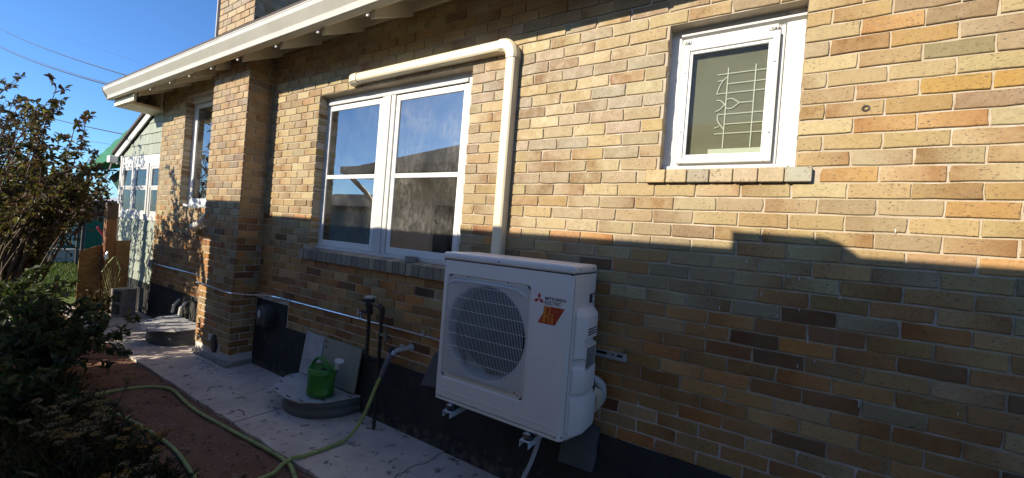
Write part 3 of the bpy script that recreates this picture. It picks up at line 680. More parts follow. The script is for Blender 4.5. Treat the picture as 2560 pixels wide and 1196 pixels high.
def fq(xa, xb, za, zc_): mb.add([(xa, AY0, za), (xb, AY0, za), (xb, AY0, zc_), (xa, AY0, zc_)], [(0,1,2,3)], True)
def rrect(x0, x1, z0, z1, r, k=5):
    Q = []
    for cx, cz, a0 in ((x1-r, z1-r, 0), (x0+r, z1-r, 90), (x0+r, z0+r, 180), (x1-r, z0+r, 270)):
        for i in range(k+1): a = R(a0+90*i/k); Q.append((cx+r*math.cos(a), cz+r*math.sin(a)))
    return Q
Q1 = rrect(RX0, RX1, RZ0, RZ1, .022); Q2 = rrect(RX0+.006, RX1-.006, RZ0+.006, RZ1-.006, .018)
def proj_rect(p, x0, x1, z0, z1):                         # matching point on the outer front rectangle
    return (x0 + (x1-x0)*(p[0]-RX0)/(RX1-RX0), z0 + (z1-z0)*(p[1]-RZ0)/(RZ1-RZ0))
bx0, bx1, bz0, bz1 = RX0-.011, RX1+.012, RZ0-.012, RZ1+.012
def sq(p):                                               # push onto the rectangle's border
    x, z = proj_rect(p, bx0, bx1, bz0, bz1); cx, cz = (bx0+bx1)/2, (bz0+bz1)/2; hx, hz = (bx1-bx0)/2, (bz1-bz0)/2
    k = max(abs(x-cx)/hx, abs(z-cz)/hz); return (cx+(x-cx)/k, cz+(z-cz)/k)
Q0 = []
for idx, p_ in enumerate(Q1):
    q_ = idx % 6
    Q0.append(sq(p_))
for c_i, (cx, cz) in enumerate(((bx1, bz1), (bx0, bz1), (bx0, bz0), (bx1, bz0))): Q0[c_i*6+3] = (cx, cz)
mb.loft([[(p_[0], AY0, p_[1]) for p_ in Q0][::-1], [(p_[0], AY0, p_[1]) for p_ in Q1][::-1], [(p_[0], AY0+.008, p_[1]) for p_ in Q2][::-1]], caps=False)
fq(fx0, bx0, zb, LZ-.003); fq(bx1, fx1, zb, LZ-.003); fq(bx0, bx1, zb, bz0); fq(bx0, bx1, bz1, LZ-.003)
# recess floor with the round mouth
CXF, CZF, RF = -.4735, 1.010, .2735; N = len(Q2)
K = 72; circ = [(CXF+RF*math.cos(2*math.pi*k/K), CZF+RF*math.sin(2*math.pi*k/K)) for k in range(K)]
hx, hz = (RX1-RX0)/2-.006, (RZ1-RZ0)/2-.006; ctr = ((RX0+RX1)/2, (RZ0+RZ1)/2)
outr = []
for x, z in circ:
    dx, dz = x-CXF, z-CZF; t = 1e9
    for d, lo, hi, o in ((dx, RX0+.006, RX1-.006, CXF), (dz, RZ0+.006, RZ1-.006, CZF)):
        if abs(d) > 1e-9: t = min(t, ((hi if d > 0 else lo)-o)/d)
    outr.append((CXF+dx*t, CZF+dz*t))
mb.loft([[(p_[0], AY0+.0082, p_[1]) for p_ in outr][::-1], [(p_[0], AY0+.0082, p_[1]) for p_ in circ][::-1]], caps=False)
mb.add([(*P[0], zb), (*P[-1], zb), (*P[-1], LZ), (*P[0], LZ)], [(0,1,2,3)])
mb.build('casing', MT['casing'], ac)
sh = MB(); prof = [(RF, .0082), (RF-.007, .011), (RF-.013, .019), (RF-.016, .035), (RF-.017, .14)]
sh.loft([[(CXF+r_*math.cos(2*math.pi*k/64), AY0+h_, CZF+r_*math.sin(2*math.pi*k/64)) for k in range(64)][::-1] for r_, h_ in prof], caps=False)
sh.build('fan_shroud', MT['casing'], ac)
MB().box(CXF-.27, CXF+.27, AY0+.141, AY0+.16, CZF-.27, CZF+.27).build('coil', MT['coil'], ac)
fan = thing('fan', (CXF, AY0+.07, CZF), parent=ac)
mb = MB(); mb.lathe([(0, -.035), (.035, -.033), (.048, -.02), (.05, .03)], (CXF, AY0+.07, CZF), 'y', 24); mb.build('hub', MT['fanblade'], fan)
for b_ in range(3):
    mb = MB(); v = []; nA, nR = 9, 6
    for i in range(nR):
        r_ = .048+.20*i/(nR-1)
        for k in range(nA):
            a = R(120*b_ + 18 + (18+i*6) + (74+i*4)*k/(nA-1) - 40); y = AY0+.095 - .055*k/(nA-1)
            v.append((CXF+r_*math.cos(a), y, CZF+r_*math.sin(a)))
    mb.add(v, [(i*nA+k, i*nA+k+1, (i+1)*nA+k+1, (i+1)*nA+k) for i in range(nR-1) for k in range(nA-1)], True); mb.build('blade', MT['fanblade'], fan)
# grille: bowed wires standing off the recess
mb = MB(); yw = AY0-.010; nx = 58; gx0, gx1 = RX0+.014, RX1-.022
for k in range(nx):
    x = gx0 + (gx1-gx0)*k/(nx-1); zlow = .733 if 5 < k < nx-7 else .752
    zt = 1.300
    mb.tube([(x, AY0+.004, zt+.004), (x, yw+.003, zt-.002), (x, yw, zt-.012), (x, yw, zlow+.01), (x, AY0+.006, zlow-.002)], .0014, 5, caps=False)
for k in range(8):
    z = 1.262 - .0712*k
    mb.tube([(gx0-.010, AY0+.006, z), (gx0-.006, yw-.002, z), (gx1+.010, yw-.002, z), (gx1+.016, yw+.004, z), (gx1+.018, AY0+.007, z)], .0017, 5, caps=False)
for z in (1.300, .733): mb.tube([(gx0-.006, AY0+.003, z), (gx1+.008, AY0+.003, z)], .0022, 5)
mb.build('grille', MT['wire'], ac)
mb = MB(); mb.loft([[(CXF+x, AY0+y, 1.262+z) for x, y, z in ((-.29,.006,-.0),(-.235,.004,.026),(-.10,.003,.034),(.10,.003,.034),(.205,.004,.026),(.262,.006,-.004))], [(CXF+x, AY0-.004+y, 1.262+z-.006) for x, y, z in ((-.29,.0,-.004),(-.235,.0,.022),(-.10,.0,.030),(.10,.0,.030),(.205,.0,.022),(.262,.0,-.008))]], closed=False, caps=False); mb.build('grille_strip', MT['casing'], ac)
mb = MB()
for x, z in ((RX0+.03, RZ1-.004), (RX0+.15, RZ1-.005), (RX0+.42, RZ1-.006), (RX1-.012, RZ1-.012), (RX1-.055, RZ0+.036), (RX1-.035, RZ0+.030)): mb.lathe([(.0, -.001), (.0042, -.001), (.0046, .004)], (x, AY0+.004, z), 'y', 8)
for x, z in ((-.74, .588), (-.49, .588), (.008, .584), (.036, .588)): mb.lathe([(.0, -.0015), (.0042, -.0015), (.0046, .002)], (x, AY0+(.0 if x < .02 else .012), z), 'y', 8)
for y, z in ((-.33, 1.424), (-.14, 1.424)): mb.lathe([(0, .0055), (.0045, .0055), (.0048, .003)], (AX1, y, z), 'x', 8)
for y, z in ((-.376, 1.30), (-.376, .80)): mb.lathe([(0, .0012), (.0045, .0012), (.0048, 0)], (AX1-.0012, y, z), 'x', 8)
mb.lathe([(.0, -.006), (.0042, -.006), (.0046, -.003)], (-.40, AY0, 1.420), 'y', 8)
mb.build('screws', MT['dark'], ac)
mb = MB(); mb.box(AX0+.004, AX1-.004, AY0+.003, AY1-.003, LZ-.006, LZ+.004); mb.build('seam', MT['seam'], ac)  # black strip standing in for the shadow in the lid gap
mb = MB(); mb.box(AX0+.02, AX1-.02, AY0+.01, AY1-.003, AZ0, zb+.002)
mb.build('base_tray', MT['dark'], ac)
mb = MB(); mb.rbox(AX0-.003, AX1+.003, AY0-.004, AY1+.003, LZ, AZ1, .014, 3); lid = mb.build('lid', MT['casing'], ac)
mb = MB()
for k in range(3): mb.rbox(AX0+.08+.26*k, AX0+.26+.26*k, AY0+.09, AY1-.07, AZ1-.001, AZ1+.0018, .0009, 1)
mb.build('lid_ribs', MT['casing'], lid)
mb = MB()                                                # pressed lines in the front sheet
for x in (-.161, -.105, -.045):
    mb.tube([(x-.001, AY0, .962), (x+.004, AY0-.0010, .966), (x+.026, AY0-.0010, .966), (x+.031, AY0, .960)], .0016, 5)
    mb.tube([(x+.002, AY0, .632), (x+.028, AY0, .632)], .0012, 5); mb.tube([(x+.0305, AY0+.0008, .958), (x+.0305, AY0+.0008, .635)], .0014, 5)
mb.tube([(-.778, AY0, .626), (-.770, AY0-.0006, .628), (.004, AY0-.0006, .628), (.006, AY0, .612)], .0022, 5)
mb.tube([(-.77, AY0, .598), (.010, AY0, .598)], .0018, 5)
mb.build('pressed_ribs', MT['casing'], ac)
MB().box(-.79, .012, AY0-.0008, AY0+.002, .5855, .588).build('base_seam', MT['seam'], ac)
MB().box(AX1-.0008, AX1+.0006, -.3790, -.3768, .575, 1.397).build('side_seam', MT['seam'], ac)
# covers on the right hand side
def ring(z, pts, k): return [(AX1 + (x*k), y, z) for x, y in pts]
up = [(-.002, -.346), (.010, -.345), (.044, -.296), (.050, -.284), (.052, -.15), (.046, -.128), (.010, -.112), (-.002, -.111)]
def dent(pts, idx, k): return [(x*(k if i in idx else 1), y) for i, (x, y) in enumerate(pts)]
rs = [(1.226, up, .05), (1.222, up, .35), (1.190, up, .92), (1.180, up, 1), (1.068, up, 1), (1.066, dent(up, (3, 4, 5), .45), 1), (1.036, dent(up, (3, 4, 5), .62), 1), (1.030, up, 1), (.972, up, 1), (.958, dent(up, (1, 2), .35), 1), (.930, dent(up, (1, 2), .35), 1), (.918, up, 1.0), (.905, up, 1.12), (.80, up, 1.14), (.792, up, 1.05), (.790, up, .2)]
mb = MB(); mb.loft([ring(z, p_, k)[::-1] for z, p_, k in rs]); vc = mb.build('valve_cover', MT['casing'], ac, sharp=28)
MB().tube([(AX1+.001, y, z) for y, z in ((-.350, .792), (-.350, 1.222), (-.342, 1.232), (-.118, 1.232), (-.108, 1.222), (-.108, .792))], .0025, 5).build('cover_rim', MT['casing'], ac)
mb = MB()
for z in [1.118, 1.104, 1.090] + [1.016-.0118*k for k in range(12)]: mb.box(AX1+.0478, AX1+.0545, -.276, -.158, z-.0021, z+.0021)
mb.build('louvre_slots', MT['seam'], vc)
lo = [(-.002, -.352), (.012, -.350), (.052, -.282), (.060, -.262), (.062, -.12), (.052, -.085), (.012, -.060), (-.002, -.058)]
mb = MB(); mb.loft([ring(z, lo, k)[::-1] for z, k in ((.792, .1), (.786, .45), (.765, .88), (.752, 1), (.60, 1), (.578, .9), (.566, .6), (.560, .2))]); mb.build('service_cover', MT['casing'], ac, sharp=28)
mb = MB(); mb.box(AX1, AX1+.0007, -.158, -.116, 1.236, 1.286); mb.build('plate', MT['dark'], ac)
mb = MB(); mb.box(AX1+.0001, AX1+.0009, -.113, -.083, 1.03, 1.293); pl = mb.build('plate', paint('label_white', (.62, .6, .58)), ac)
mb = MB()
mb.box(AX1+.001, AX1+.0013, -.110, -.086, 1.276, 1.290); mb.build('red_band', MT['red'], pl)
mb = MB()
for k in range(15): mb.box(AX1+.001, AX1+.0012, -.109, -.109+.006+.016*rnd.random(), 1.262-.0145*k, 1.268-.0145*k)
mb.build('print_lines', MT['dark'], pl)

def text_mesh(name, body, x0, x1, z0, z1, y, mt, parent, bold=0.0, shear=0.0, depth=.0004):
    cu = bpy.data.curves.new('t', 'FONT'); cu.body = body; cu.offset = bold; cu.shear = shear; cu.resolution_u = 4
    to = bpy.data.objects.new('t', cu); col.objects.link(to)
    dg = bpy.context.evaluated_depsgraph_get(); me = bpy.data.meshes.new_from_object(to.evaluated_get(dg))
    bpy.data.objects.remove(to); bpy.data.curves.remove(cu)
    vv = [v.co.copy() for v in me.vertices]; ff = [tuple(p.vertices) for p in me.polygons]; bpy.data.meshes.remove(me)
    a, b = min(v.x for v in vv), max(v.x for v in vv); c, d = min(v.y for v in vv), max(v.y for v in vv)
    mb = MB(); mb.add([(x0+(v.x-a)/(b-a)*(x1-x0), y, z0+(v.y-c)/(d-c)*(z1-z0)) for v in vv], ff)
    return mb.build(name, mt, parent)
ink = paint('black_ink', (.015, .015, .02)); inkred = paint('red_ink', (.50, .008, .012)); inkor = paint('orange_ink', (.66, .21, .014)); inkpale = paint('salmon_ink', (.55, .14, .06))
text_mesh('lettering', 'MITSUBISHI', -.104, .010, 1.2555, 1.2725, AY0-.0007, ink, ac, .02)
text_mesh('lettering', 'ELECTRIC', -.104, -.014, 1.2335, 1.2505, AY0-.0007, ink, ac, .02)
mb = MB(); ex, ez = -.1385, 1.2555; a_, h_ = .0105, .0182
def rh(cx, cz, ang):
    ca, sa = math.cos(ang), math.sin(ang); L = .0330; W = .0095
    pts = [(0, 0), (W, L/2), (0, L), (-W, L/2)]
    mb.add([(cx+px_*ca-pz*sa, AY0-.0007, cz+px_*sa+pz*ca) for px_, pz in pts], [(0,1,2,3)])
for ang in (0, 120, 240): rh(ex, ez, R(ang))
mb.build('emblem', inkred, ac)
sk = MB(); sk.prism([(-.137, 1.134), (-.039, 1.134), (.008, 1.2245), (-.090, 1.2245)], 'y', AY0-.0006, AY0+.001)
m_, nt_, b_ = new_mat('red_sticker'); nt_.links.new(mixc(nt_, ramp(nt_, noise_tex(nt_, 18, 3), .35, .65), (.36, .022, .012), (.46, .05, .014)), b_.inputs['Base Color']); b_.inputs['Roughness'].default_value = .35
stk = sk.build('sticker', m_, ac)
hb = MB(); ys0, ys1 = AY0-.0012, AY0-.0007
hb.prism([(-.108, 1.141), (-.094, 1.141), (-.094, 1.226), (-.101, 1.2285), (-.108, 1.220)], 'y', ys0, ys1)
hb.prism([(-.0938, 1.172), (-.086, 1.182), (-.077, 1.181), (-.072, 1.172), (-.072, 1.1405), (-.080, 1.1405), (-.080, 1.168), (-.085, 1.171), (-.0938, 1.163)], 'y', ys0, ys1)
hb.prism([(-.062, 1.1405), (-.0495, 1.1405), (-.0495, 1.174), (-.062, 1.174)], 'y', ys0, ys1); hb.prism([(-.062, 1.178), (-.0495, 1.178), (-.0495, 1.187), (-.062, 1.187)], 'y', ys0, ys1)
hb.build('lettering', inkor, stk)
text_mesh('lettering', '2', -.086, -.064, 1.186, 1.224, AY0-.0012, inkor, stk, .03)
text_mesh('lettering', 'plus', -.056, -.020, 1.196, 1.213, AY0-.0012, inkpale, stk, .0, .15)

# bracket that carries it
br = thing('wall_bracket', (-.378, -.2, .5), 'pale steel wall bracket under the heat pump with a slotted rail at its right', 'bracket')
mb = MB(); zr = .945; X0, X1 = -.96, .229
mb.box(X0, X1, -.004, .0, .925, .963); mb.box(X0, X1, -.022, -.004, .9605, .963); mb.box(X0, X1, -.022, -.004, .925, .9275)
rail = mb.build('rail', MT['galv'], br)
for xs in (.085, .175): MB().rbox(xs-.030, xs+.030, -.0052, -.0035, .937, .951, .0008, 1).build('slot', MT['seam'], rail)
mb = MB(); mb.lathe([(0, -.014), (.006, -.014), (.009, -.009), (.009, -.006), (.013, -.005), (.013, -.004)], (.163, 0, .944), 'y', 6); mb.build('bolt', MT['zinc'], rail)
for x in (-.655, -.140):
    mb = MB(); mb.box(x-.027, x+.027, -.445, 0, .528, .532); mb.box(x-.027, x-.0235, -.445, 0, .498, .528); mb.box(x+.0235, x+.027, -.445, 0, .498, .528)
    mb.add([(x-.0235, -.30, .5), (x+.0235, -.30, .5), (x+.0235, -.02, .43), (x-.0235, -.02, .43)], [(0,1,2,3)]) if False else None
    arm = mb.build('arm', MT['wire'], br)
    MB().box(x-.022, x+.022, -.024, -.001, .45, .925).build('upright', MT['galv'], br)
    mb = MB(); mb.lathe([(.0, .532), (.027, .532), (.029, .54), (.024, .55), (.022, .560), (.0, .561)], (x+.004, -.405, 0), 'z', 16, 1, 1); mb.build('isolator', MT['dark'], arm)
    mb = MB(); mb.box(x-.017, x+.019, -.432, -.405, .561, .5635); mb.box(x-.017, x+.019, -.434, -.432, .545, .5635); mb.lathe([(0, .004), (.008, .004), (.008, 0)], (x+.001, -.42, .5635), 'z', 6); mb.build('clip', MT['zinc'], arm)
P = smooth_path([(-.12, -.30, .565), (-.125, -.30, .50), (-.14, -.30, .43), (-.172, -.295, .33), (-.215, -.29, .22), (-.235, -.285, .10), (-.20, -.27, .022), (-.10, -.25, .009), (.1, -.24, .009)], 6)
tag(MB().tube(P, .0115, 8).build('drain_hose', M('pale_grey_hose', (.42, .43, .46), None, rough=.4)), 'pale grey drain hose hanging under the right foot of the heat pump', 'hose')
ins = thing('pipe_bundle', (.06, -.1, .75), 'cream wrapped refrigerant pipes with a black cable curving behind the heat pump', 'pipes')
mb = MB(); mb.tube(smooth_path([(.03, -.17, .775), (.075, -.13, .765), (.105, -.085, .735), (.095, -.05, .67), (.05, -.035, .62), (-.06, -.03, .60)], 5), [.026]*26, 10); mb.build('insulation', MT['ivory'], ins)
mb = MB(); mb.tube(smooth_path([(.03, -.15, .82), (.085, -.10, .815), (.118, -.06, .77), (.11, -.035, .69), (.06, -.03, .64), (-.05, -.03, .62)], 5), [.024]*26, 10); mb.build('insulation', MT['dwhite'], ins)
mb = MB(); mb.tube(smooth_path([(.05, -.11, .86), (.088, -.125, .83), (.097, -.135, .77), (.088, -.14, .70), (.075, -.14, .66)], 5), .006, 7)
mb.tube(smooth_path([(.045, -.20, .765), (.07, -.16, .735), (.09, -.135, .715), (.088, -.12, .68)], 5), .006, 7); mb.build('cable', MT['black'], ins)
def board(pts, y0, y1, mt):
    mb = MB(); n = len(pts); return mb.add([(p[0], y0+p[2], p[1]) for p in pts]+[(p[0], y1+p[2], p[1]) for p in pts], [tuple(range(n)), tuple(range(n, 2*n))[::-1]] + [(i, n+i, n+(i+1) % n, (i+1) % n) for i in range(n)])
tag(board([(-.088, .304, -.05), (.112, .310, -.05), (.118, .36, -.03), (.113, .42, -.02), (.119, .525, 0), (.06, .535, 0), (-.08, .535, 0)], -.058, -.018, 0).build('grey_board', MT['slate']), 'thick grey board against the black foundation below the right end of the heat pump', 'board')
tag(board([(-1.205, .442, -.03), (-1.05, .462, -.03), (-.90, .475, -.03), (-.93, .70, 0), (-1.121, .685, 0)], -.055, -.025, 0).build('grey_board', MT['slate']), 'slanted grey board against the wall behind the left edge of the heat pump', 'board')

# ivory line cover
lc = thing('line_cover', (-.65, -.03, 1.5), 'ivory plastic pipe cover running over the double window and down to the heat pump', 'pipe cover')
def duct(pts_axis, lo, hi, name):
    mb = MB(); w2 = .0385; pr_ = [(-w2, 0), (-w2, -.050), (-w2+.004, -.060), (-w2+.016, -.068), (w2-.016, -.068), (w2-.004, -.060), (w2, -.050), (w2, 0)]
    if pts_axis == 'v': mb.loft([[( -.663+a, b-.001, z) for a, b in pr_] for z in (lo, hi)])
    else: mb.loft([[(x, b-.001, 2.838-a) for a, b in pr_] for x in (lo, hi)])
    return mb.build(name, MT['ivory'], lc, sharp=20)
duct('v', 1.30, 2.765, 'duct'); duct('h', -2.27, -.735, 'duct')
w3 = .043; prE = [(-w3, 0), (-w3, -.056), (-w3+.016, -.074), (w3-.016, -.074), (w3, -.056), (w3, 0)]
mb = MB(); rings = []
for a in range(0, 91, 15):
    t = R(a); rad = .076                                   # elbow turning from the horizontal to the vertical run
    ox, oz = -.739, 2.762
    rings.append([(ox+(rad+q)*math.sin(t), b-.001, oz+(rad+q)*math.cos(t)) for q, b in prE])
mb.loft(rings); 
mb.loft([[(-.739+o, b-.001, 2.838+q) for q, b in prE] for o in (-.022, .0)]); mb.loft([[(-.663+q, b-.001, 2.762+o) for q, b in prE] for o in (-.022, 0)])
mb.build('elbow', MT['ivory'], lc, sharp=30)
mb = MB(); mb.loft([[(-2.27+o, (b-.001), 2.838+q) for q, b in prE] for o in (0.03, -.012, -.02)])
mb.loft([[(-2.29-o, b*k-.001, 2.838+q*k-dz) for q, b in prE] for o, k, dz in ((0, 1, 0), (.02, 1.02, .004), (.04, .96, .012), (.052, .75, .022), (.056, .4, .03))])
mb.build('wall_inlet', MT['ivory'], lc, sharp=30)

# tape roll on the sill
mb = MB(); prof = [(.026, 0), (.05, 0), (.05, .047), (.026, .047), (.026, 0)]; mb.lathe(prof, (-1.50, -.002+.02, 1.3035), 'z', 28)
tag(mb.build('tape_roll', MT['tape'], sharp=50), 'roll of grey tape left on the brick sill under the double window', 'tape')

# conduit
cd = thing('conduit', (-3.5, -.015, .77), 'thin shiny steel conduit running along the wall and round the chimney', 'conduit')
zc = .772
pA = smooth_path([(-1.04, -.05, .735), (-1.10, -.018, .752), (-1.16, -.014, zc), (-2.1, -.014, zc), (-3.0, -.014, zc-.004)], 5)
pB = smooth_path([(-2.98, -.014, zc-.004), (-3.25, -.015, zc-.006), (-3.42, -.045, zc-.004), (-3.58, -.17, zc-.006), (-3.70, -.255, zc-.002), (-3.86, -.262, zc), (-4.30, -.262, zc+.006), (-4.52, -.262, zc+.01)], 6)
mb = MB(); mb.tube(pA, .0092, 8); mb.build('tube', MT['conduit'], cd); mb = MB(); mb.tube(pB, .0092, 8); mb.build('tube', MT['conduit'], cd)
mb = MB(); mb.tube([(-4.44, -.014, zc+.012), (-5.2, -.014, zc+.008), (-6.70, -.014, zc+.0)], .0092, 8); mb.build('tube', MT['conduit'], cd)
mb = MB(); mb.tube([(-2.93, -.014, zc-.004), (-3.03, -.014, zc-.004)], .0125, 8); mb.build('coupling', MT['zinc'], cd); mb = MB(); mb.tube([(-4.36, -.262, zc+.008), (-4.44, -.262, zc+.009)], .0125, 8); mb.build('coupling', MT['zinc'], cd)
for x, y in ((-1.30, 0), (-2.02, 0), (-2.62, 0), (-3.22, 0), (-3.80, -.248), (-4.28, -.248), (-5.1, 0), (-5.9, 0)):
    mb = MB(); mb.rbox(x-.008, x+.008, y-.026, y, zc-.012, zc+.034, .003, 1) if False else mb.box(x-.009, x+.009, y-.0035, y-.001, zc+.008, zc+.034)
    mb.tube([(x, y-.002, zc+.026), (x, y-.012, zc+.026)], .005, 6); mb.tube([(x-.008, y-.014, zc), (x+.008, y-.014, zc)], .0115, 8); mb.build('strap', MT['zinc'], cd)
MB().rbox(-6.80, -6.70, -.045, .0, .72, .82, .006, 1).build('junction_box', MT['galv'], cd)

# vent hood
vh = thing('vent_hood', (-3.41, -.05, .6), 'round grey-brown vent hood on a black panel beside the chimney', 'vent')
mb = MB(); mb.box(VENTP[0]+.012, VENTP[1]-.012, -.012, .02, VENTP[2]+.008, VENTP[3]-.008); mb.build('back_panel', MT['parge'], vh)
MB().box(VENTP[0]+.001, VENTP[1]-.001, .001, .02, VENTP[2]-.006, VENTP[3]+.004).build('mortar_edge', MT['mortar'], vh)
def dshape(r, z_off=0, k=1):
    P = []
    for a in range(-20, 201, 11): P.append((r*math.cos(R(a)), r*math.sin(R(a))*1.0))
    P += [(-r*.80, -r*1.05), (r*.80, -r*1.05)]; return P
mb = MB(); xc, zc2 = -3.41, .575; rings = []
for r_, y in ((.100, -.012), (.104, -.03), (.104, -.095), (.099, -.108), (.09, -.112)): rings.append([(xc+a, y, zc2+b) for a, b in dshape(r_)])
mb.loft(rings); hood = mb.build('hood', MT['plastic_dark'], vh, sharp=40)
mb = MB(); mb.lathe([(0, -.115), (.030, -.1145), (.034, -.112)], (xc-.030, 0, zc2+.01), 'y', 16, .8, 1.25); mb.build('badge', MT['cap'], hood)
mb = MB()
for a, b in ((-.07, .05), (.065, .045), (.06, -.05), (-.07, -.06)): mb.lathe([(0, -.116), (.005, -.115), (.006, -.111)], (xc+a, 0, zc2+b), 'y', 8)
mb.build('screws', MT['zinc'], hood)
mb = MB()
for k in range(3): mb.rbox(xc+.10, xc+.118, -.03-.022*k-.012, -.03-.022*k, zc2-.03, zc2+.03, .003, 1)
mb.build('side_fins', MT['plastic_dark'], hood)
# the small panel on the left wall
lp = thing('wall_plate', (-5.6, -.01, .4), 'small dark plate with a pale pipe stub low on the wall left of the chimney', 'plate')
MB().rbox(-5.95, -5.15, -.022, 0, .28, .43, .004, 1).build('plate', MT['parge'], lp)
for x in (-5.62, -5.40): MB().tube([(x, -.02, .40), (x+.06, -.10, .34), (x+.06, -.11, .25)], .018, 8).build('stub', MT['dwhite'], lp)
vp = thing('drain_elbow', (-5.0, -.1, 1.45), 'dusty white drain pipe elbow sticking out left of the chimney under the far window', 'pipe')
mb = MB(); mb.tube(smooth_path([(-4.62, -.05, 1.70), (-4.72, -.10, 1.585), (-4.93, -.10, 1.455), (-5.05, -.10, 1.41)], 5), .036, 12); mb.build('pipe', MT['dwhite'], vp)
mb = MB(); mb.tube([(-5.03, -.10, 1.42), (-5.16, -.10, 1.375)], .043, 12); mb.tube([(-5.12, -.10, 1.385), (-5.24, -.06, 1.35), (-5.32, .0, 1.34)], .036, 12); mb.build('elbow', MT['dwhite'], vp)

# gas standpipe
sp = thing('standpipe', (-1.63, -.12, 0), 'black iron standpipe with valves and a pressure regulator in front of the wall', 'pipe')
mb = MB(); mb.tube([(-1.615, -.122, -.03), (-1.622, -.12, .5), (-1.628, -.118, .90)], .0142, 10); mb.tube([(-1.628, -.118, .885), (-1.632, -.118, .935), (-1.66, -.118, .945)], .021, 10); mb.build('riser', MT['iron'], sp)
mb = MB(); mb.tube([(-1.66, -.118, .945), (-1.76, -.115, .955)], .0155, 10); mb.tube([(-1.66, -.118, .945), (-1.695, -.117, .949)], .021, 8); mb.build('cross_pipe', MT['brass'], sp)
mb = MB(); mb.tube([(-1.780, -.115, .90), (-1.775, -.11, .515)], .0145, 10); mb.tube([(-1.775, -.11, .52), (-1.770, -.10, .500), (-1.72, -.04, .49), (-1.70, .0, .49)], .018, 8); mb.build('drop_pipe', MT['iron'], sp)
mb = MB(); mb.lathe([(0, .865), (.028, .865), (.030, .90), (.024, .905), (.024, .925), (.036, .93), (.040, .975), (.034, .99), (0, .99)], (-1.780, -.115, 0), 'z', 16); mb.tube([(-1.80, -.13, .88), (-1.835, -.15, .885)], .012, 8); mb.tube([(-1.79, -.13, .975), (-1.825, -.15, .97)], .012, 8); mb.build('regulator', MT['iron'], sp)
mb = MB(); mb.lathe([(0, .990), (.040, .990), (.042, .998), (.040, 1.006), (0, 1.010)], (-1.780, -.115, 0), 'z', 18); mb.build('cap', MT['galv'], sp)
mb = MB(); mb.tube([(-1.81, -.14, .865), (-1.845, -.165, .87)], .006, 6); mb.tube([(-1.846, -.165, .90), (-1.846, -.165, .84)], .008, 6); mb.build('valve_lever', MT['zinc'], sp)
mb = MB(); mb.tube([(-1.62, -.12, .735), (-1.565, -.13, .735)], .013, 8); mb.tube([(-1.565, -.13, .735), (-1.52, -.14, .73)], .018, 8); mb.tube([(-1.54, -.135, .755), (-1.545, -.14, .785)], .006, 6); mb.box(-1.575, -1.50, -.150, -.138, .765, .772); mb.tube([(-1.53, -.14, .725), (-1.518, -.17, .70)], .011, 8); mb.build('side_valve', MT['brass'], sp)

# hose bib and hose
bb = thing('hose_bib', (-1.44, -.08, .63), 'grey wall tap with a blue handle on the brick above the foundation', 'tap')
mb = MB(); mb.tube([(-1.40, .0, .655), (-1.425, -.06, .650), (-1.45, -.12, .640)], .019, 10); mb.lathe([(.0, -.012), (.03, -.012), (.03, 0)], (-1.40, 0, .655), 'y', 16); mb.tube([(-1.43, -.075, .652), (-1.432, -.08, .685)], .016, 8); mb.tube([(-1.45, -.12, .640), (-1.462, -.145, .605)], .019, 10); mb.build('tap_body', MT['galv'], bb)
mb = MB(); mb.lathe([(0, .004), (.026, .002), (.030, -.004), (.026, -.012), (0, -.014)], (-1.478, -.125, .634), 'x', 16); mb.build('handle', M('dark_blue_enamel', (.02, .025, .06), None, rough=.35), bb)
hs = thing('garden_hose', (-2.2, -.9, 0), 'yellow-green garden hose running from the wall tap in loops over the path', 'hose')
mb = MB(); mb.tube([(-1.458, -.138, .618), (-1.470, -.160, .585), (-1.486, -.188, .50), (-1.494, -.20, .455)], [.024, .021, .020, .017], 12); mb.build('hose_collar', MT['rubber'], hs)
z0 = .0135
path = [(-1.486, -.188, .50), (-1.50, -.205, .44), (-1.522, -.225, .36), (-1.545, -.245, .26), (-1.570, -.275, .155), (-1.595, -.32, .065), (-1.610, -.39, .022), (-1.618, -.47, z0), (-1.630, -.57, z0), (-1.650, -.665, z0), (-1.660, -.728, z0+.012), (-1.650, -.80, z0+.006), (-1.637, -.86, -.002), (-1.640, -.98, -.004), (-1.60, -1.10, -.002), (-1.45, -1.16, -.002), (-1.25, -1.12, 0), (-1.20, -.98, 0), (-1.34, -.865, 0), (-1.464, -.818, .0), (-1.560, -.783, .004), (-1.62, -.765, .006), (-1.72, -.752, .003), (-1.829, -.748, .0), (-2.05, -.757, -.004), (-2.268, -.770, -.006), (-2.55, -.785, -.007), (-2.84, -.800, -.008), (-3.10, -.792, -.008), (-3.281, -.778, -.006), (-3.43, -.770, -.004), (-3.54, -.782, -.006), (-3.64, -.83, -.008), (-3.703, -.90, -.008), (-3.745, -1.0, -.006), (-3.75, -1.09, -.004), (-3.74, -1.17, .0), (-3.71, -1.27, .006), (-3.68, -1.33, .008), (-3.62, -1.31, .010), (-3.585, -1.235, .012), (-3.50, -1.212, .008), (-3.357, -1.205, .004), (-3.108, -1.170, .0), (-2.85, -1.137, -.002), (-2.593, -1.117, -.003), (-2.40, -1.112, -.004), (-2.247, -1.120, -.005), (-2.06, -1.14, -.005), (-1.894, -1.166, -.004), (-1.70, -1.23, 0), (-1.5, -1.35, .01), (-1.3, -1.55, .015), (-1.0, -1.7, .015)]
hp = [Vector((x, y, z)) for x, y, z in path]
pts = smooth_path(hp, 8)
pts = [p_ if p_.z > .03 else Vector((p_.x, p_.y, p_.z + .0)) for p_ in pts]
mb = MB(); mb.tube(pts, .0125, 10); mb.build('hose', MT['hose'], hs)

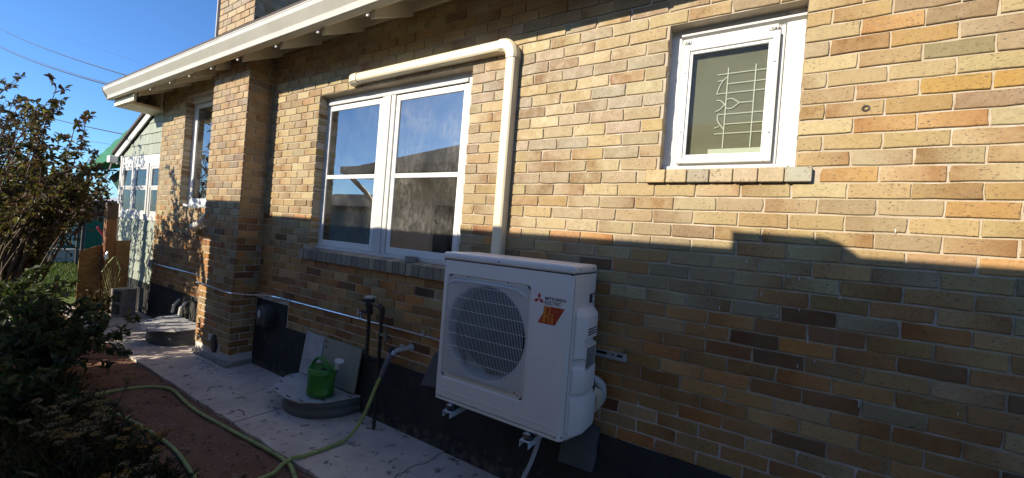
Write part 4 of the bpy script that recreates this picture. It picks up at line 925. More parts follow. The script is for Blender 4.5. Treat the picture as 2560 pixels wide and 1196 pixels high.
# window wells
def well(cx, a, b, lid, zl, label, name='window_well', seed=1):
    wl = thing(name, (cx, -.2, 0), label, 'window well'); rr = random.Random(seed); mb = MB(); rings = []
    for k in range(13):
        z = -.03 + (zl+.02)*k/12; o = .006*math.cos(k*math.pi*2/4.5)
        rings.append([(cx + (a+o)*math.cos(R(180+t*7.5)), -.012 + (b+o)*math.sin(R(180+t*7.5)), z) for t in range(25)])
    mb.loft(rings, closed=False, caps=False); mb.build('corrugated_wall', MT['well'], wl, sharp=80)
    mb = MB(); n = len(lid); tp = [(x, y, zl + dz) for x, y, dz in lid]
    c_ = (sum(p[0] for p in tp)/n, sum(p[1] for p in tp)/n, zl+.012)
    v = tp + [(c_[0]+(p[0]-c_[0])*.55, c_[1]+(p[1]-c_[1])*.55, zl+.006+rr.uniform(-.004, .004)) for p in tp] + [c_] + [(x, y, z-.012) for x, y, z in tp]
    f = []
    for i in range(n):
        j = (i+1) % n; f += [(i, j, n+j, n+i), (n+i, n+j, 2*n), (2*n+1+j, j, i, 2*n+1+i)]
    mb.add(v, f); ld = mb.build('lid', MT['cap'], wl)
    mb = MB()
    for x, y, dz in lid[1:-1]:
        for q in (0, .03): 
            fx_, fy_ = x+(c_[0]-x)*.10+q, y+(c_[1]-y)*.10
            mb.lathe([(.008, 0), (.008, .005), (0, .007)], (fx_, fy_, zl+.002+dz*.9), 'z', 7)
    mb.build('rivets', MT['dark'], ld); return wl
lid1 = [(-2.715, -.06, 0), (-2.735, -.17, 0), (-2.66, -.31, .002), (-2.525, -.420, .0), (-2.30, -.440, -.002), (-2.14, -.415, -.003), (-2.00, -.30, 0), (-1.915, -.10, .002), (-1.90, -.04, 0)]
well(-2.30, .37, .385, lid1, .158, 'grey steel window well with a faceted lid, under the green watering can')
lid2 = [(-5.60, -.05, .01), (-5.60, -.20, .01), (-5.50, -.39, .0), (-5.29, -.53, -.005), (-4.99, -.545, -.005), (-4.76, -.335, 0), (-4.70, -.05, .005)]
well(-5.15, .42, .45, lid2, .195, 'grey steel window well with a pale dusty lid between chimney and porch', seed=5)
pn = thing('leaning_panel', (-2.32, -.08, .16), 'two-tone grey and olive panel leaning on the foundation behind the watering can', 'panel')
def lean(x0, x1, z0, z1, y0, y1, t, mt, name):
    mb = MB(); mb.add([(x0,y0,z0),(x1,y0,z0+.012),(x1,y1,z1),(x0,y1,z1)]+[(x0,y0+t,z0),(x1,y0+t,z0+.012),(x1,y1+t,z1),(x0,y1+t,z1)], [(0,1,2,3),(7,6,5,4),(0,4,5,1),(1,5,6,2),(2,6,7,3),(3,7,4,0)]); return mb.build(name, mt, pn)
lean(-2.705, -1.93, .166, .535, -.085, -.036, .014, MT['olive'], 'sheet')
lean(-2.708, -2.43, .30, .537, -.0725, -.0405, .004, MT['cap'], 'top_sheet')
lean(-2.708, -2.47, .170, .297, -.0895, -.0725, .004, MT['cap'], 'lower_sheet')
MB().box(-1.932, -1.920, -.118, -.022, .17, .533).build('edge_strip', MT['cap'], pn) if False else None
mb = MB()
for x, z in ((-2.415, .51), (-2.385, .505), (-2.39, .46), (-2.60, .275), (-2.69, .52)): mb.lathe([(0, -.004), (.006, -.003), (.006, .006)], (x, -.085+.049*(z-.166)/.369-.004, z), 'y', 7)
mb.build('screws', MT['dark'], pn)

# watering can
wc = thing('watering_can', (-2.13, -.25, .168), 'green plastic watering can with a pale grey rose standing on the window well lid', 'watering can')
cx, cy, zb = -2.135, -.245, .166
mb = MB(); prof = [(0, .002), (.093, .002), (.106, .012), (.1075, .030), (.111, .034), (.111, .040), (.1085, .044), (.1075, .10), (.1075, .168), (.109, .178), (.1125, .184), (.1125, .190), (.109, .194), (.107, .214), (.102, .222), (.097, .223), (.092, .219), (.05, .217), (0, .216)]
mb.lathe(prof, (cx, cy, zb), 'z', 40, 1.10, .90); mb.build('body', MT['can'], wc, sharp=50)
mb = MB(); hp_ = smooth_path([(cx-.114, cy, zb+.085), (cx-.142, cy, zb+.14), (cx-.137, cy, zb+.205), (cx-.09, cy, zb+.268), (cx-.03, cy, zb+.290), (cx+.035, cy, zb+.275), (cx+.075, cy, zb+.24), (cx+.088, cy, zb+.205)], 5)
mb.tube(hp_, .0135, 12); mb.build('handle', MT['can'], wc)
mb = MB(); mb.loft([[(cx+.085, cy+q[0]*.03, zb+.155+q[1]*.03) for q in [(math.cos(R(30*k)), math.sin(R(30*k))) for k in range(12)]]]+[], caps=False) if False else None
mb.tube([(cx+.075, cy, zb+.09), (cx+.115, cy+.0, zb+.150), (cx+.158, cy, zb+.215), (cx+.190, cy, zb+.258)], [.052, .034, .020, .016], 14); mb.build('spout', MT['can'], wc)
mb = MB(); dv = Vector((.32, 0, .95)).normalized(); p0 = Vector((cx+.187, cy, zb+.252))
mb.tube([p0, p0+dv*.035, p0+dv*.042, p0+dv*.068, p0+dv*.074], [.018, .019, .024, .037, .036], 18); mb.build('rose', MT['rose'], wc)
mb = MB(); mb.lathe([(.028, .2195), (.030, .2225), (.034, .2215)], (cx+.052, cy-.02, zb), 'z', 16, 1.2, .5); mb.lathe([(0, .2205), (.029, .2205)], (cx+.052, cy-.02, zb), 'z', 16, 1.2, .5); mb.build('filler_hole', MT['dark'], wc)

# ---------------------------------------------------------------- back porch
pz = thing('back_porch', (-7.68, .05, 0), 'enclosed back porch with sage green shingles, white windows and a sloping roof', 'porch')
PX0, PX1 = -8.60, -6.765
ptop = lambda x: 2.40 + .42*(x+8.72)
MB().prism([(PX0, .36), (PX1, .36), (PX1, ptop(PX1)), (PX0, ptop(PX0))], 'y', .062, .12).build('wall', paint('sage_backing', (.22, .24, .2), .8), pz)
MB().box(PX0-.0, PX1-.002, .06, .13, -.09, .36).build('foundation', MT['parge'], pz)
rp = random.Random(5)
def shingles(z0, z1, top=None):
    z = z1
    while z > z0 + .03:
        zb_ = max(z0, z-.165); x = PX0+.07 - rp.uniform(0, .1)
        while x < PX1-.03:
            w_ = rp.uniform(.11, .20); a, b = max(x, PX0+.075), min(x+w_-.004, PX1-.03)
            if top:                                      # keep under the rake
                a = max(a, -8.72 + (zb_+.03-2.40)/.42)
            if b-a > .03:
                zt = z+.02
                zl_, zr_ = (min(zt, ptop(a)-.004), min(zt, ptop(b)-.004)) if top else (zt, zt)
                if min(zl_, zr_) > zb_+.01:
                    o = rp.uniform(-.004, .004); k = rp.uniform(.92, 1.06); c = (.30*k, .33*k, .265*k)
                    mb = MB(); mb.add([(a,.044,zb_+o),(b,.044,zb_+o),(b,.058,zr_),(a,.058,zl_),(a,.0615,zb_+o),(b,.0615,zb_+o),(b,.0615,zr_),(a,.0615,zl_)], [(0,1,2,3),(0,4,5,1),(1,5,6,2),(3,7,4,0),(2,6,7,3)]); mb.c = [c]*8
                    mb.build('shingle', MT['sage'], pz)
            x += w_
        z = zb_
shingles(.43, 1.385); shingles(2.40, 3.235, True)
MB().box(PX0-.005, PX0+.07, .030, .12, .36, ptop(PX0)-.02).build('corner_board', MT['dwhite'], pz)
MB().box(PX1-.028, PX1, .030, .0615, .36, 3.1).build('corner_board', MT['dwhite'], pz)
MB().box(PX0+.07, PX1-.03, .038, .0615, .335, .43).build('skirt_board', MT['sage'], pz)
MB().box(PX0+.07, PX1-.028, .036, .0615, 2.27, 2.40).build('head_board', MT['dwhite'], pz)
MB().box(PX0+.07, PX1-.028, .040, .0615, 1.385, 1.44).build('sill_board', MT['dwhite'], pz)
mb = MB(); mb.prism([(-8.86, 2.475), (-6.7, 2.475+.42*2.16), (-6.7, 2.475+.42*2.16-.13), (-8.86, 2.475-.13)], 'y', .012, .0295); mb.build('rake_board', MT['dwhite'], pz)
mb = MB(); mb.prism([(-8.92, 2.455), (-6.74, 2.455+.42*2.18), (-6.74, 2.50+.42*2.18), (-8.92, 2.50)], 'y', -.02, 3.4); mb.build('roof', MT['shingle_roof'], pz)
MB().box(-8.86, -8.70, .035, 3.3, 2.30, 2.34).build('soffit', MT['dwhite'], pz)
for a, b in ((-8.475, -8.00), (-7.885, -7.335), (-7.20, -6.82)):
    wn_ = thing('window', ((a+b)/2, .05, 1.85), parent=pz)
    mb = MB(); frame_rect(mb, a-.045, b+.045, 1.44, 2.27, .055, .034, .0615, r=.003); mb.build('frame', MT['dwhite'], wn_)
    mb = MB(); frame_rect(mb, a+.011, b-.011, 1.885, 2.214, .035, .040, .0615, r=.003); mb.build('sash', MT['dwhite'], wn_)
    mb = MB(); frame_rect(mb, a+.011, b-.011, 1.496, 1.884, .030, .046, .0615, r=.003); mb.build('sash', MT['dwhite'], wn_)
    MB().box(a+.046, b-.046, .052, .055, 1.92, 2.18).build('pane', MT['glass_plain'], wn_)
    MB().box(a+.041, b-.041, .052, .055, 1.526, 1.854).build('pane', MT['glass_plain'], wn_)
    MB().box(a+.041, b-.041, .058, .0605, 1.527, 1.853).build('window_shade', paint('grey_shade', (.26, .26, .25), .8), wn_)
    MB().box(a+.046, b-.046, .058, .0605, 1.921, 2.179).build('dark_interior', MT['dark'], wn_)  # dark sheet standing in for the unlit room behind the pane
fl = thing('floodlight', (-8.72, -.02, 2.34), 'small white box light under the porch roof corner with a pale cable hanging from it', 'light')
MB().rbox(-8.80, -8.64, -.10, .01, 2.30, 2.42, .012, 2).build('housing', MT['white'], fl)
MB().tube(smooth_path([(-8.74, -.05, 2.30), (-8.80, -.06, 2.18), (-8.92, -.08, 2.04), (-9.1, -.1, 1.90)], 5), .010, 6).build('cable', MT['dwhite'], fl)

# ---------------------------------------------------------------- post, boards, block
ps = thing('gate_post', (-7.45, -.3, 0), 'thick orange-brown timber post with a weathered grey top between the board panels', 'post')
mb = MB(); mb.rbox(-7.515, -7.395, -.362, -.242, -.05, 1.36, .006, 1); mb.build('post', MT['wood'], ps)
mb = MB(); mb.rbox(-7.515, -7.395, -.362, -.242, 1.361, 1.61, .006, 1); mb.build('weathered_top', MT['oldwood'], ps)
mb = MB(); mb.rbox(-7.393, -7.38, -.345, -.315, .76, .89, .003, 1); mb.tube([(-7.385, -.33, .87), (-7.37, -.352, .80), (-7.37, -.35, .75)], .012, 7); mb.build('latch', MT['zinc'], ps)
def osb_panel(y0, y1, x, z0, za, zb_, label):
    mb = MB(); mb.prism([(y0, z0), (y1, z0), (y1, zb_), (y0, za)], 'x', x-.006, x+.006); return tag(mb.build('strand_board_panel', MT['osb']), label, 'board')
osb_panel(-.595, -.365, -7.50, -.02, .875, .975, 'strand board panel with a slanted top edge on the lawn side of the timber post')
osb_panel(-.245, -.085, -7.385, -.02, 1.045, 1.055, 'strand board panel standing between the timber post and the porch wall')
nt_ = thing('netting', (-7.3, -.3, .5), 'piece of pale plastic netting hung on the strand board behind the cinder block', 'netting')
mb = MB()
def npnt(u, v_): # triangle-like sheet
    y = -.40+.20*u; zt = .59+.235*min(1, u/.6) if u < .6 else .825-.5*(u-.6)
    return (-7.27+.02*math.sin(7*u+3*v_), y, .10 + (zt-.10)*v_)
for i in range(9):
    for s in (1, -1):
        L_ = []
        for k in range(13):
            u = i/8 + s*k/12*.5
            if 0 <= u <= 1: L_.append(npnt(u, k/12))
        if len(L_) > 1: mb.tube(L_, .0022, 4, caps=False)
mb.tube([npnt(k/12, 1) for k in range(13)], .007, 5); mb.build('mesh', MT['net'], nt_)
cb = thing('cinder_block', (-6.86, -.25, 0), 'weathered cinder block standing on end beside the porch foundation', 'block')
ca, sa = math.cos(R(28)), math.sin(R(28)); ex = Vector((ca, sa, 0)); ey = Vector((-sa, ca, 0)); o = Vector((-6.86, -.25, 0))
mb = MB(); hz = .395
def cbx(a0, a1, b0, b1, z0, z1): mb.obox(o + ex*(a0+a1)/2 + ey*(b0+b1)/2 + Vector((0,0,(z0+z1)/2)), ex*(a1-a0)/2, ey*(b1-b0)/2, (0, 0, (z1-z0)/2))
cbx(.063, .095, -.095, .095, 0, hz); cbx(-.095, -.063, -.095, .095, 0, hz)
for z in (0, .181, hz-.033): cbx(-.0628, .0628, -.095, .095, z+.0005, z+.033)
o2 = mb; mb.build('body', MT['block'], cb)
MB().obox(o+Vector((0,0,hz/2)), ex*.0625, ey*.01, (0,0,hz/2-.004)).build('web', MT['block'], cb)

# ---------------------------------------------------------------- awning, wires, far yard
aw = thing('green_awning', (-12, 1, 2.6), 'green canvas awning with a wavy lower edge behind the porch roof', 'awning')
A, Bq = Vector((-10.5, .6, 3.24)), Vector((-14.0, .6, 2.36)); nS = 60; mb = MB(); v = []
for i in range(nS+1):
    t = i/nS; p_ = A.lerp(Bq, t); h_ = (.46*(1-t)+.15*t)*(.86+.14*abs(math.sin(t*math.pi*13))); wv = .02*math.sin(t*40)
    v += [(p_.x, 2.8, p_.z+.75), (p_.x, .6+wv*.5, p_.z+.01*math.sin(t*25)), (p_.x, .585+wv, p_.z-h_)]
mb.add(v, [(3*i, 3*i+3, 3*i+4, 3*i+1) for i in range(nS)] + [(3*i+1, 3*i+4, 3*i+5, 3*i+2) for i in range(nS)], True); mb.build('canopy', MT['awning'], aw)
mb = MB(); mb.prism([(-10.6, 2.9), (-13.4, 2.30), (-12.2, 1.75), (-10.6, 1.75)], 'y', 1.0, 1.02); mb.build('rear_shade_panel', MT['awning_shaded'], aw)  # dark panel standing in for the shadow below the canopy
MB().box(-10.66, -9.9, .7, 3.0, 2.98, 3.13).build('roof_edge', MT['oldwood'], aw)
mb = MB()
for x, z in ((-10.62, 3.0), (-13.9, 2.25)): mb.tube([(x, .62, z), (x, .62, -.05)], .03, 7)
mb.build('posts', MT['black'], aw)
for k, (a, b, r_) in enumerate((((-74.2, 5, 20.76), (-22.0, 5, 7.06), .030), ((-73.2, 5, 18.47), (-24.0, 5, 6.93), .040), ((-70.4, 5, 11.96), (-20, 5, 4.39), .030), ((-40, 5, 6.07), (-24, 5, 4.41), .012), ((-74.9, 5, 22.48), (-18, 5, 6.62), .005))):
    a, b = Vector(a), Vector(b); d = (b-a)
    lb = ('upper black overhead wire crossing the blue sky', 'thicker twin overhead wire below the upper wire in the sky', 'overhead wire dropping behind the shrub towards the green awning', 'short faint wire just left of the green awning', 'hair-thin topmost wire faint against the sky')[k]
    P_ = [a + d*t + Vector((0, 0, -(4*t*(1-t))*(.35 if k < 3 else .05))) for t in [i/10 for i in range(-1, 13)]]
    mb = MB(); mb.tube(P_, r_, 5); 
    if k == 1: mb.tube([p_+Vector((0, .3, .10)) for p_ in P_], .016, 5)
    tag(mb.build('utility_wire', MT['black']), lb, 'wire', 'overhead wires against the sky')
def fence(name, x, y0, y1, z1, w_, mt, label, z0=0, part='board', jit=.03):
    f_ = thing(name, (x, (y0+y1)/2, 0), label, 'fence'); y = y0; rr = random.Random(int(-x*10))
    while y < y1-.02:
        MB().box(x-.01+rr.uniform(-.006, .006), x+.012, y, min(y1, y+w_-.008), z0, z1+rr.uniform(-jit, jit)).build(part, mt, f_); y += w_
    for z in (z0+.25, z1-.25): MB().box(x-.06, x-.012, y0, y1, z-.045, z+.045).build('rail', mt, f_)
    return f_
fence('board_fence', -20.5, -1.6, 5.2, 1.75, .16, MT['oldwood'], 'dark wooden board fence at the far end of the yard')
f2 = fence('cloth_fence', -15.8, .95, 2.0, 1.06, 1.05, MT['mesh_green'], 'fence covered with dark green shade cloth behind the black pole')
mb = MB()
for y in (.95, 1.98): mb.tube([(-15.77, y, 0), (-15.77, y, 1.12)], .02, 6)
mb.build('posts', MT['black'], f2)
for j, (y0, y1, lb) in enumerate(((.20, .50, 'pale teal slatted screen at the left end of the raised bed'), (.53, .84, 'pale teal slatted screen next to the green cloth fence'))):
    g_ = thing('slatted_screen', (-15.0, (y0+y1)/2, .5), lb, 'screen', 'pale teal slatted screens')
    for k in range(9): MB().box(-15.0, -14.985, y0, y1, .42+.072*k, .42+.072*k+.060).build('slat', MT['teal'], g_)
    MB().box(-14.984, -14.965, y0, y0+.035, .40, 1.08).box(-14.984, -14.965, y1-.035, y1, .40, 1.08).build('frame', MT['teal'], g_)
    MB().box(-15.03, -15.0005, y0+.01, y1-.01, .0, 1.05).build('backing', MT['mesh_green'], g_)
rb_ = thing('raised_bed', (-15, .8, 0), 'raised garden bed of pale concrete blocks on the sunny lawn', 'raised bed')
for k in range(5): MB().rbox(-14.9, -14.5, .12+.22*k, .12+.22*k+.21, 0, .34, .01, 1).build('block', MT['block'] if k < 3 else MT['oldwood'], rb_)
tag(MB().tube([(-11.8, .29, -.05), (-11.82, .30, 1.2), (-11.86, .31, 2.3)], .035, 8).build('pole', MT['black']), 'black metal pole rising from the lawn behind the strand board panels', 'pole')
mb = MB(); mb.obox((-13.9, 1.05, .84), (.02, 0, 0), (0, .09, -.15), (0, .022, .014)); tag(mb.build('red_plank', MT['red']), 'red plastic plank leaning in front of the green cloth fence', 'plank')
for j, (y0, y1, h_, c, lb, ct) in enumerate(((1.7, 3.1, 1.55, MT['oldwood'], 'low dark-roofed shed far across the yard behind the board fence', 'shed'), (3.3, 6.5, 1.62, MT['siding'], 'pale distant garage with a grey roof just beside the timber post', 'garage'))):
    hs_ = thing('distant_garage' if j else 'distant_shed', (-26, (y0+y1)/2, 0), lb, ct)
    MB().box(-29, -25.5, y0, y1, 0, h_).build('wall', c, hs_)
    mb = MB(); mb.prism([(y0-.25, h_-.03), (y1+.25, h_-.03), ((y0+y1)/2, h_+.42)], 'x', -29.2, -25.3); mb.build('roof', MT['shingle_roof'] if j == 0 else MT['cap'], hs_)
    MB().box(-25.498, -25.47, y0+.4, y0+.85, .75, 1.3).build('window', MT['dark'], hs_)

# ---------------------------------------------------------------- house next door (behind the camera: seen in the panes, throws the long shadow)
nb = thing('neighbor_house', (0, -2.8, 0), 'neighboring house seen reflected in the double window panes', 'house')
EZ, EY = 2.636, -2.20
MB().box(-5.5, 8, -9.2, -2.78, -.09, EZ-.13).build('wall', MT['siding'], nb)
mb = MB(); ry = -6.0; rz = EZ-.03+(EY-.03-ry)*.38
mb.prism([(EY-.03, EZ-.03), (ry, rz), (-9.8, EZ-.03), (-9.8, EZ-.16), (ry, rz-.13), (-2.78, EZ-.02), (-2.78, EZ-.13), (EY-.03, EZ-.13)], 'x', -5.92, 8.4); mb.build('roof', MT['shingle_roof'], nb)
MB().box(-5.92, 8.4, EY-.029, EY+.03, EZ-.13, EZ).build('gutter', MT['cream'], nb)
MB().box(-5.9, 8.4, -2.778, EY-.031, EZ-.139, EZ-.131).build('soffit', MT['eave'], nb)
mb = MB(); mb.tube([(-5.52, -2.70, 1.95), (-5.56, -2.5, 2.2), (-5.8, -2.3, 2.48)], .045, 6); mb.build('knee_brace', MT['eave'], nb)
mb = MB(); mb.prism([(-3.0, EZ-.1), (-9.0, EZ-.1), (ry, rz-.15)], 'x', -5.5, -5.4); mb.build('gable', MT['siding'], nb)
for xw in (-3.6, 1.2, 3.8):
    wn_ = thing('window', (xw, -2.78, 1.4), parent=nb)
    mb = MB(); frame_rect(mb, xw-.5, xw+.5, .9, 2.1, .08, -2.785, -2.755); mb.build('frame', MT['white'], wn_); MB().box(xw-.42, xw+.42, -2.7795, -2.77, .98, 2.02).build('pane', MT['dark'], wn_)
mb = MB(); mb.prism([(-.362, EZ-.03), (-.362, EZ+.112), (.0, EZ+.105), (.06, EZ+.085), (.115, EZ+.04), (.155, EZ-.03)], 'y', EY-.10, EY-.031); mb.build('roof_vent', MT['dark'], nb)

sf = thing('side_fence', (-7.05, -1.95, 0), 'wooden fence panel just out of the picture that shades the foot of the house wall', 'fence')
for k in range(8): MB().box(-7.62+.142*k, -7.62+.142*k+.134, -1.965, -1.945, 0, 2.0+rnd.uniform(-.008, .008)).build('board', MT['oldwood'], sf)
for z in (.4, 1.6): MB().box(-7.62, -6.49, -2.01, -1.966, z-.045, z+.045).build('rail', MT['oldwood'], sf)
ng = thing('neighbor_garage', (-11, -8, 0), 'low pale garage seen reflected in the lower left pane of the double window', 'garage')
MB().box(-17, -7.3, -12, -7.6, -.09, 2.35).build('wall', M('grey_siding', (.30, .29, .27), (.26, .25, .23), 2, .8), ng)
mb = MB(); mb.prism([(-7.3, 2.30), (-9.8, 3.05), (-12.3, 2.30), (-12.3, 2.22), (-7.3, 2.22)], 'x', -17.3, -7.0); mb.build('roof', MT['shingle_roof'], ng)

# ---------------------------------------------------------------- plants
def leaf_mesh(name, L_, mt, parent=None, at=None):
    """L_: (base, direction, up, length, width, colour)"""
    n = len(L_)
    if n == 0: return None
    P = np.array([l[0] for l in L_], float); D = np.array([l[1] for l in L_], float); U = np.array([l[2] for l in L_], float)
    ln = np.array([l[3] for l in L_])[:, None]; wd = np.array([l[4] for l in L_])[:, None]; Cc = np.array([l[5] for l in L_], float)
    D /= np.linalg.norm(D, axis=1)[:, None]+1e-9; S = np.cross(D, U); S /= np.linalg.norm(S, axis=1)[:, None]+1e-9; Nn = np.cross(S, D)
    curl = np.random.RandomState(n).uniform(-.05, .35, n)[:, None]
    v = np.stack([P, P+D*ln*.32+S*wd*.5+Nn*wd*.22, P+D*ln*.68+S*wd*.40+Nn*(wd*.16-ln*curl*.35), P+D*ln-Nn*ln*curl, P+D*ln*.68-S*wd*.40+Nn*(wd*.16-ln*curl*.35), P+D*ln*.32-S*wd*.5+Nn*wd*.22], 1)
    o = np.array(at if at is not None else (parent['o'] if parent is not None else (0, 0, 0)))
    v = (v-o).reshape(-1, 3); b = np.arange(n)[:, None]*6
    q = np.concatenate([b+np.array([0, 1, 2, 3]), b+np.array([0, 3, 4, 5])], 1).reshape(-1, 4)
    me = bpy.data.meshes.new(name); me.from_pydata(v.tolist(), [], q.tolist())
    a_ = me.color_attributes.new('tone', 'FLOAT_COLOR', 'POINT'); cc = np.ones((n*6, 4), np.float32); cc[:, :3] = np.repeat(Cc, 6, 0); a_.data.foreach_set('color', cc.ravel())
    me.materials.append(mt); ob = bpy.data.objects.new(name, me); col.objects.link(ob); return attach(ob, Vector(o), parent)
def rv(rr, s=1): return Vector((rr.uniform(-s, s), rr.uniform(-s, s), rr.uniform(-s, s)))
def shrub(name, label, base, tops, seed, ntw, nlf, L0, wr, cols, tw=(.25, .55), spread=.12, start=.3, r0=.014, cat='shrub', group=None, up=.5, lmat='leaf'):
    rr = random.Random(seed); t_ = thing(name, base, label, cat, group); st = MB(); LF = []
    for tp in tops:
        tp = Vector(tp); b0 = Vector(base) + Vector((rr.uniform(-spread, spread), rr.uniform(-spread, spread), -.05)); d = tp-b0; Ln = d.length
        bow = rv(rr, Ln*.10); bow.z = abs(bow.z)
        P = [b0 + d*t + bow*(4*t*(1-t)) + rv(rr, .012*Ln*.3)*(0 < t < 1) + Vector((d.x, d.y, 0))*(-.18*math.sin(math.pi*t)) for t in [i/9 for i in range(10)]]
        st.tube(P, [r0*(1-.8*i/9)*min(1.3, .5+Ln*.35) for i in range(10)], 5, caps=False)
        def pt(t): i = min(8, int(t*9)); return P[i].lerp(P[i+1], t*9-i), (P[i+1]-P[i]).normalized()
        for k in range(ntw):
            t = start + (1-start)*(k+rr.random())/ntw; p_, tn = pt(min(.999, t)); dr = (rv(rr)*1.0 + tn*.55 + Vector((0, 0, up*.6))).normalized()
            ll = rr.uniform(*tw)*(1.15-.75*t*t); Q = [p_ + dr*ll*s + Vector((0, 0, -.10*ll*s*s)) + rv(rr, .012) for s in (0, .35, .7, 1)]
            if k == 0: pass
            st.tube(Q, [r0*.34, r0*.26, r0*.2, r0*.10], 4, caps=False)
            for m in range(nlf):
                s = rr.uniform(.12, 1.0); i = min(2, int(s*3)); q = Q[i].lerp(Q[i+1], s*3-i)
                ld = (dr*rr.uniform(.1, .9) + rv(rr)*.9 + Vector((0, 0, rr.uniform(-.9, .25)))).normalized(); l_ = L0*rr.uniform(.55, 1.2)
                upv = (Vector((0, 0, 1)) + rv(rr)*.9).normalized()
                t0 = rr.uniform(0, sum(w_ for _, w_ in cols))
                for c, w_ in cols:
                    t0 -= w_
                    if t0 <= 0: break
                k_ = rr.uniform(.75, 1.25); LF.append((q, ld, upv, l_, l_*wr*rr.uniform(.8, 1.15), tuple(x*k_ for x in c)))
    st.build('branches', MT['twig'], t_, sharp=180); leaf_mesh('foliage', LF, MT[lmat], t_); return t_
AUT = [((.085,.075,.028),4), ((.11,.10,.03),4), ((.085,.045,.035),6), ((.12,.07,.045),4), ((.17,.16,.05),2), ((.055,.065,.022),5), ((.20,.19,.06),1), ((.16,.13,.09),2)]
BRN = [((.10,.062,.035),5), ((.13,.085,.05),4), ((.075,.055,.028),4), ((.16,.12,.08),2), ((.08,.075,.03),3)]
GRN = [((0.0455, 0.0754, 0.0312), 6), ((0.0585, 0.0884, 0.0351), 5), ((0.0364, 0.0585, 0.026), 4), ((0.091, 0.1105, 0.039), 2), ((0.143, 0.13, 0.065), 1.2), ((0.156, 0.0975, 0.052), 0.8)]
r1 = random.Random(31)
tops = [(-5.35, -1.12, 2.36), (-5.55, -1.0, 2.55), (-6.1, -1.15, 2.86), (-6.0, -1.2, 2.70), (-6.5, -1.2, 2.55), (-6.75, -1.1, 2.62), (-7.0, -1.25, 2.80), (-5.05, -1.0, 1.95)]
tops += [(r1.uniform(-7.2, -5.3), r1.uniform(-1.35, -.75), r1.uniform(1.6, 2.25)) for _ in range(16)]
tops += [(r1.uniform(-7.3, -5.2), r1.uniform(-1.35, -.85), r1.uniform(1.62, 2.0)) for _ in range(16)]
tops += [(r1.uniform(-7.7, -6.35), r1.uniform(-1.35, -.95), r1.uniform(.85, 1.45)) for _ in range(14)]
shrub('autumn_shrub', 'tall autumn shrub with brown and olive leaves reaching into the sky at the left', (-6.35, -1.45, 0), tops, 41, 14, 15, .060, .55, AUT, tw=(.20, .45), start=.56, r0=.012)
tops = [(r1.uniform(-9.3, -7.9), r1.uniform(-1.3, -.85), r1.uniform(1.7, 3.1)) for _ in range(16)] + [(-8.35, -1.15, 3.25), (-8.1, -1.2, 3.0), (-8.8, -1.1, 3.4)]
shrub('autumn_shrub', 'taller brown-leaved shrub behind, cut by the left edge of the picture', (-8.5, -1.5, 0), tops, 43, 14, 11, .056, .55, BRN + AUT[:3], tw=(.20, .45), start=.50, r0=.013)
tops = [(-6.05, -.62, 1.72), (-6.2, -.60, 1.80), (-6.5, -.58, 1.62), (-6.75, -.62, 1.78), (-6.9, -.7, 1.7), (-7.3, -.72, 1.72), (-7.6, -.75, 1.62), (-6.4, -.66, 1.58), (-7.0, -.6, 1.55), (-7.5, -.6, 1.78), (-8.0, -.7, 1.7), (-6.15, -.68, 1.60)]
shrub('twiggy_shrub', 'arching twiggy shrub with small brown leaves in front of the porch windows', (-7.7, -1.2, 0), tops, 47, 14, 13, .040, .55, BRN, tw=(.12, .32), start=.55, r0=.012, up=.2)
tops = [(r1.uniform(-4.9, -3.75), r1.uniform(-1.60, -1.0), r1.uniform(.25, .72)) for _ in range(20)] + [(-4.15, -.90, .50), (-4.3, -.86, .42), (-3.9, -.98, .40), (-3.7, -1.05, .35), (-4.5, -.95, .70)]
shrub('lilac_bush', 'dark green broad-leaved bush leaning over the dirt path', (-4.4, -1.5, 0), tops, 53, 9, 11, .068, .56, GRN, tw=(.15, .38), start=.25)
tops = [(r1.uniform(-5.9, -4.7), r1.uniform(-1.65, -1.05), r1.uniform(.3, .80)) for _ in range(16)] + [(r1.uniform(-6.7, -5.4), r1.uniform(-1.6, -1.15), r1.uniform(.35, .85)) for _ in range(14)]
shrub('lilac_bush', 'darker bush behind the path bush, under the autumn shrub', (-5.3, -1.5, 0), tops, 59, 9, 10, .066, .56, GRN, tw=(.15, .40), start=.2)
tops = [(r1.uniform(-3.95, -3.15), r1.uniform(-1.72, -1.28), r1.uniform(.12, .36)) for _ in range(10)]
shrub('low_bush', 'low dark bush at the lower left beside the end of the hose', (-3.55, -1.6, 0), tops, 61, 8, 11, .065, .50, GRN, tw=(.12, .28), start=.15, r0=.008)
tops = [(-6.6+r1.uniform(-.5, .5), -.72+r1.uniform(-.2, .15), r1.uniform(.2, .5)) for _ in range(10)]
shrub('dry_weeds', 'low brown weeds at the foot of the strand board panels', (-7.2, -.62, 0), [(-7.25+r1.uniform(-.35, .3), -.5+r1.uniform(-.15, .2), r1.uniform(.12, .34)) for _ in range(12)], 67, 6, 8, .06, .5, BRN, tw=(.1, .2), start=.1, r0=.006, cat='weeds')

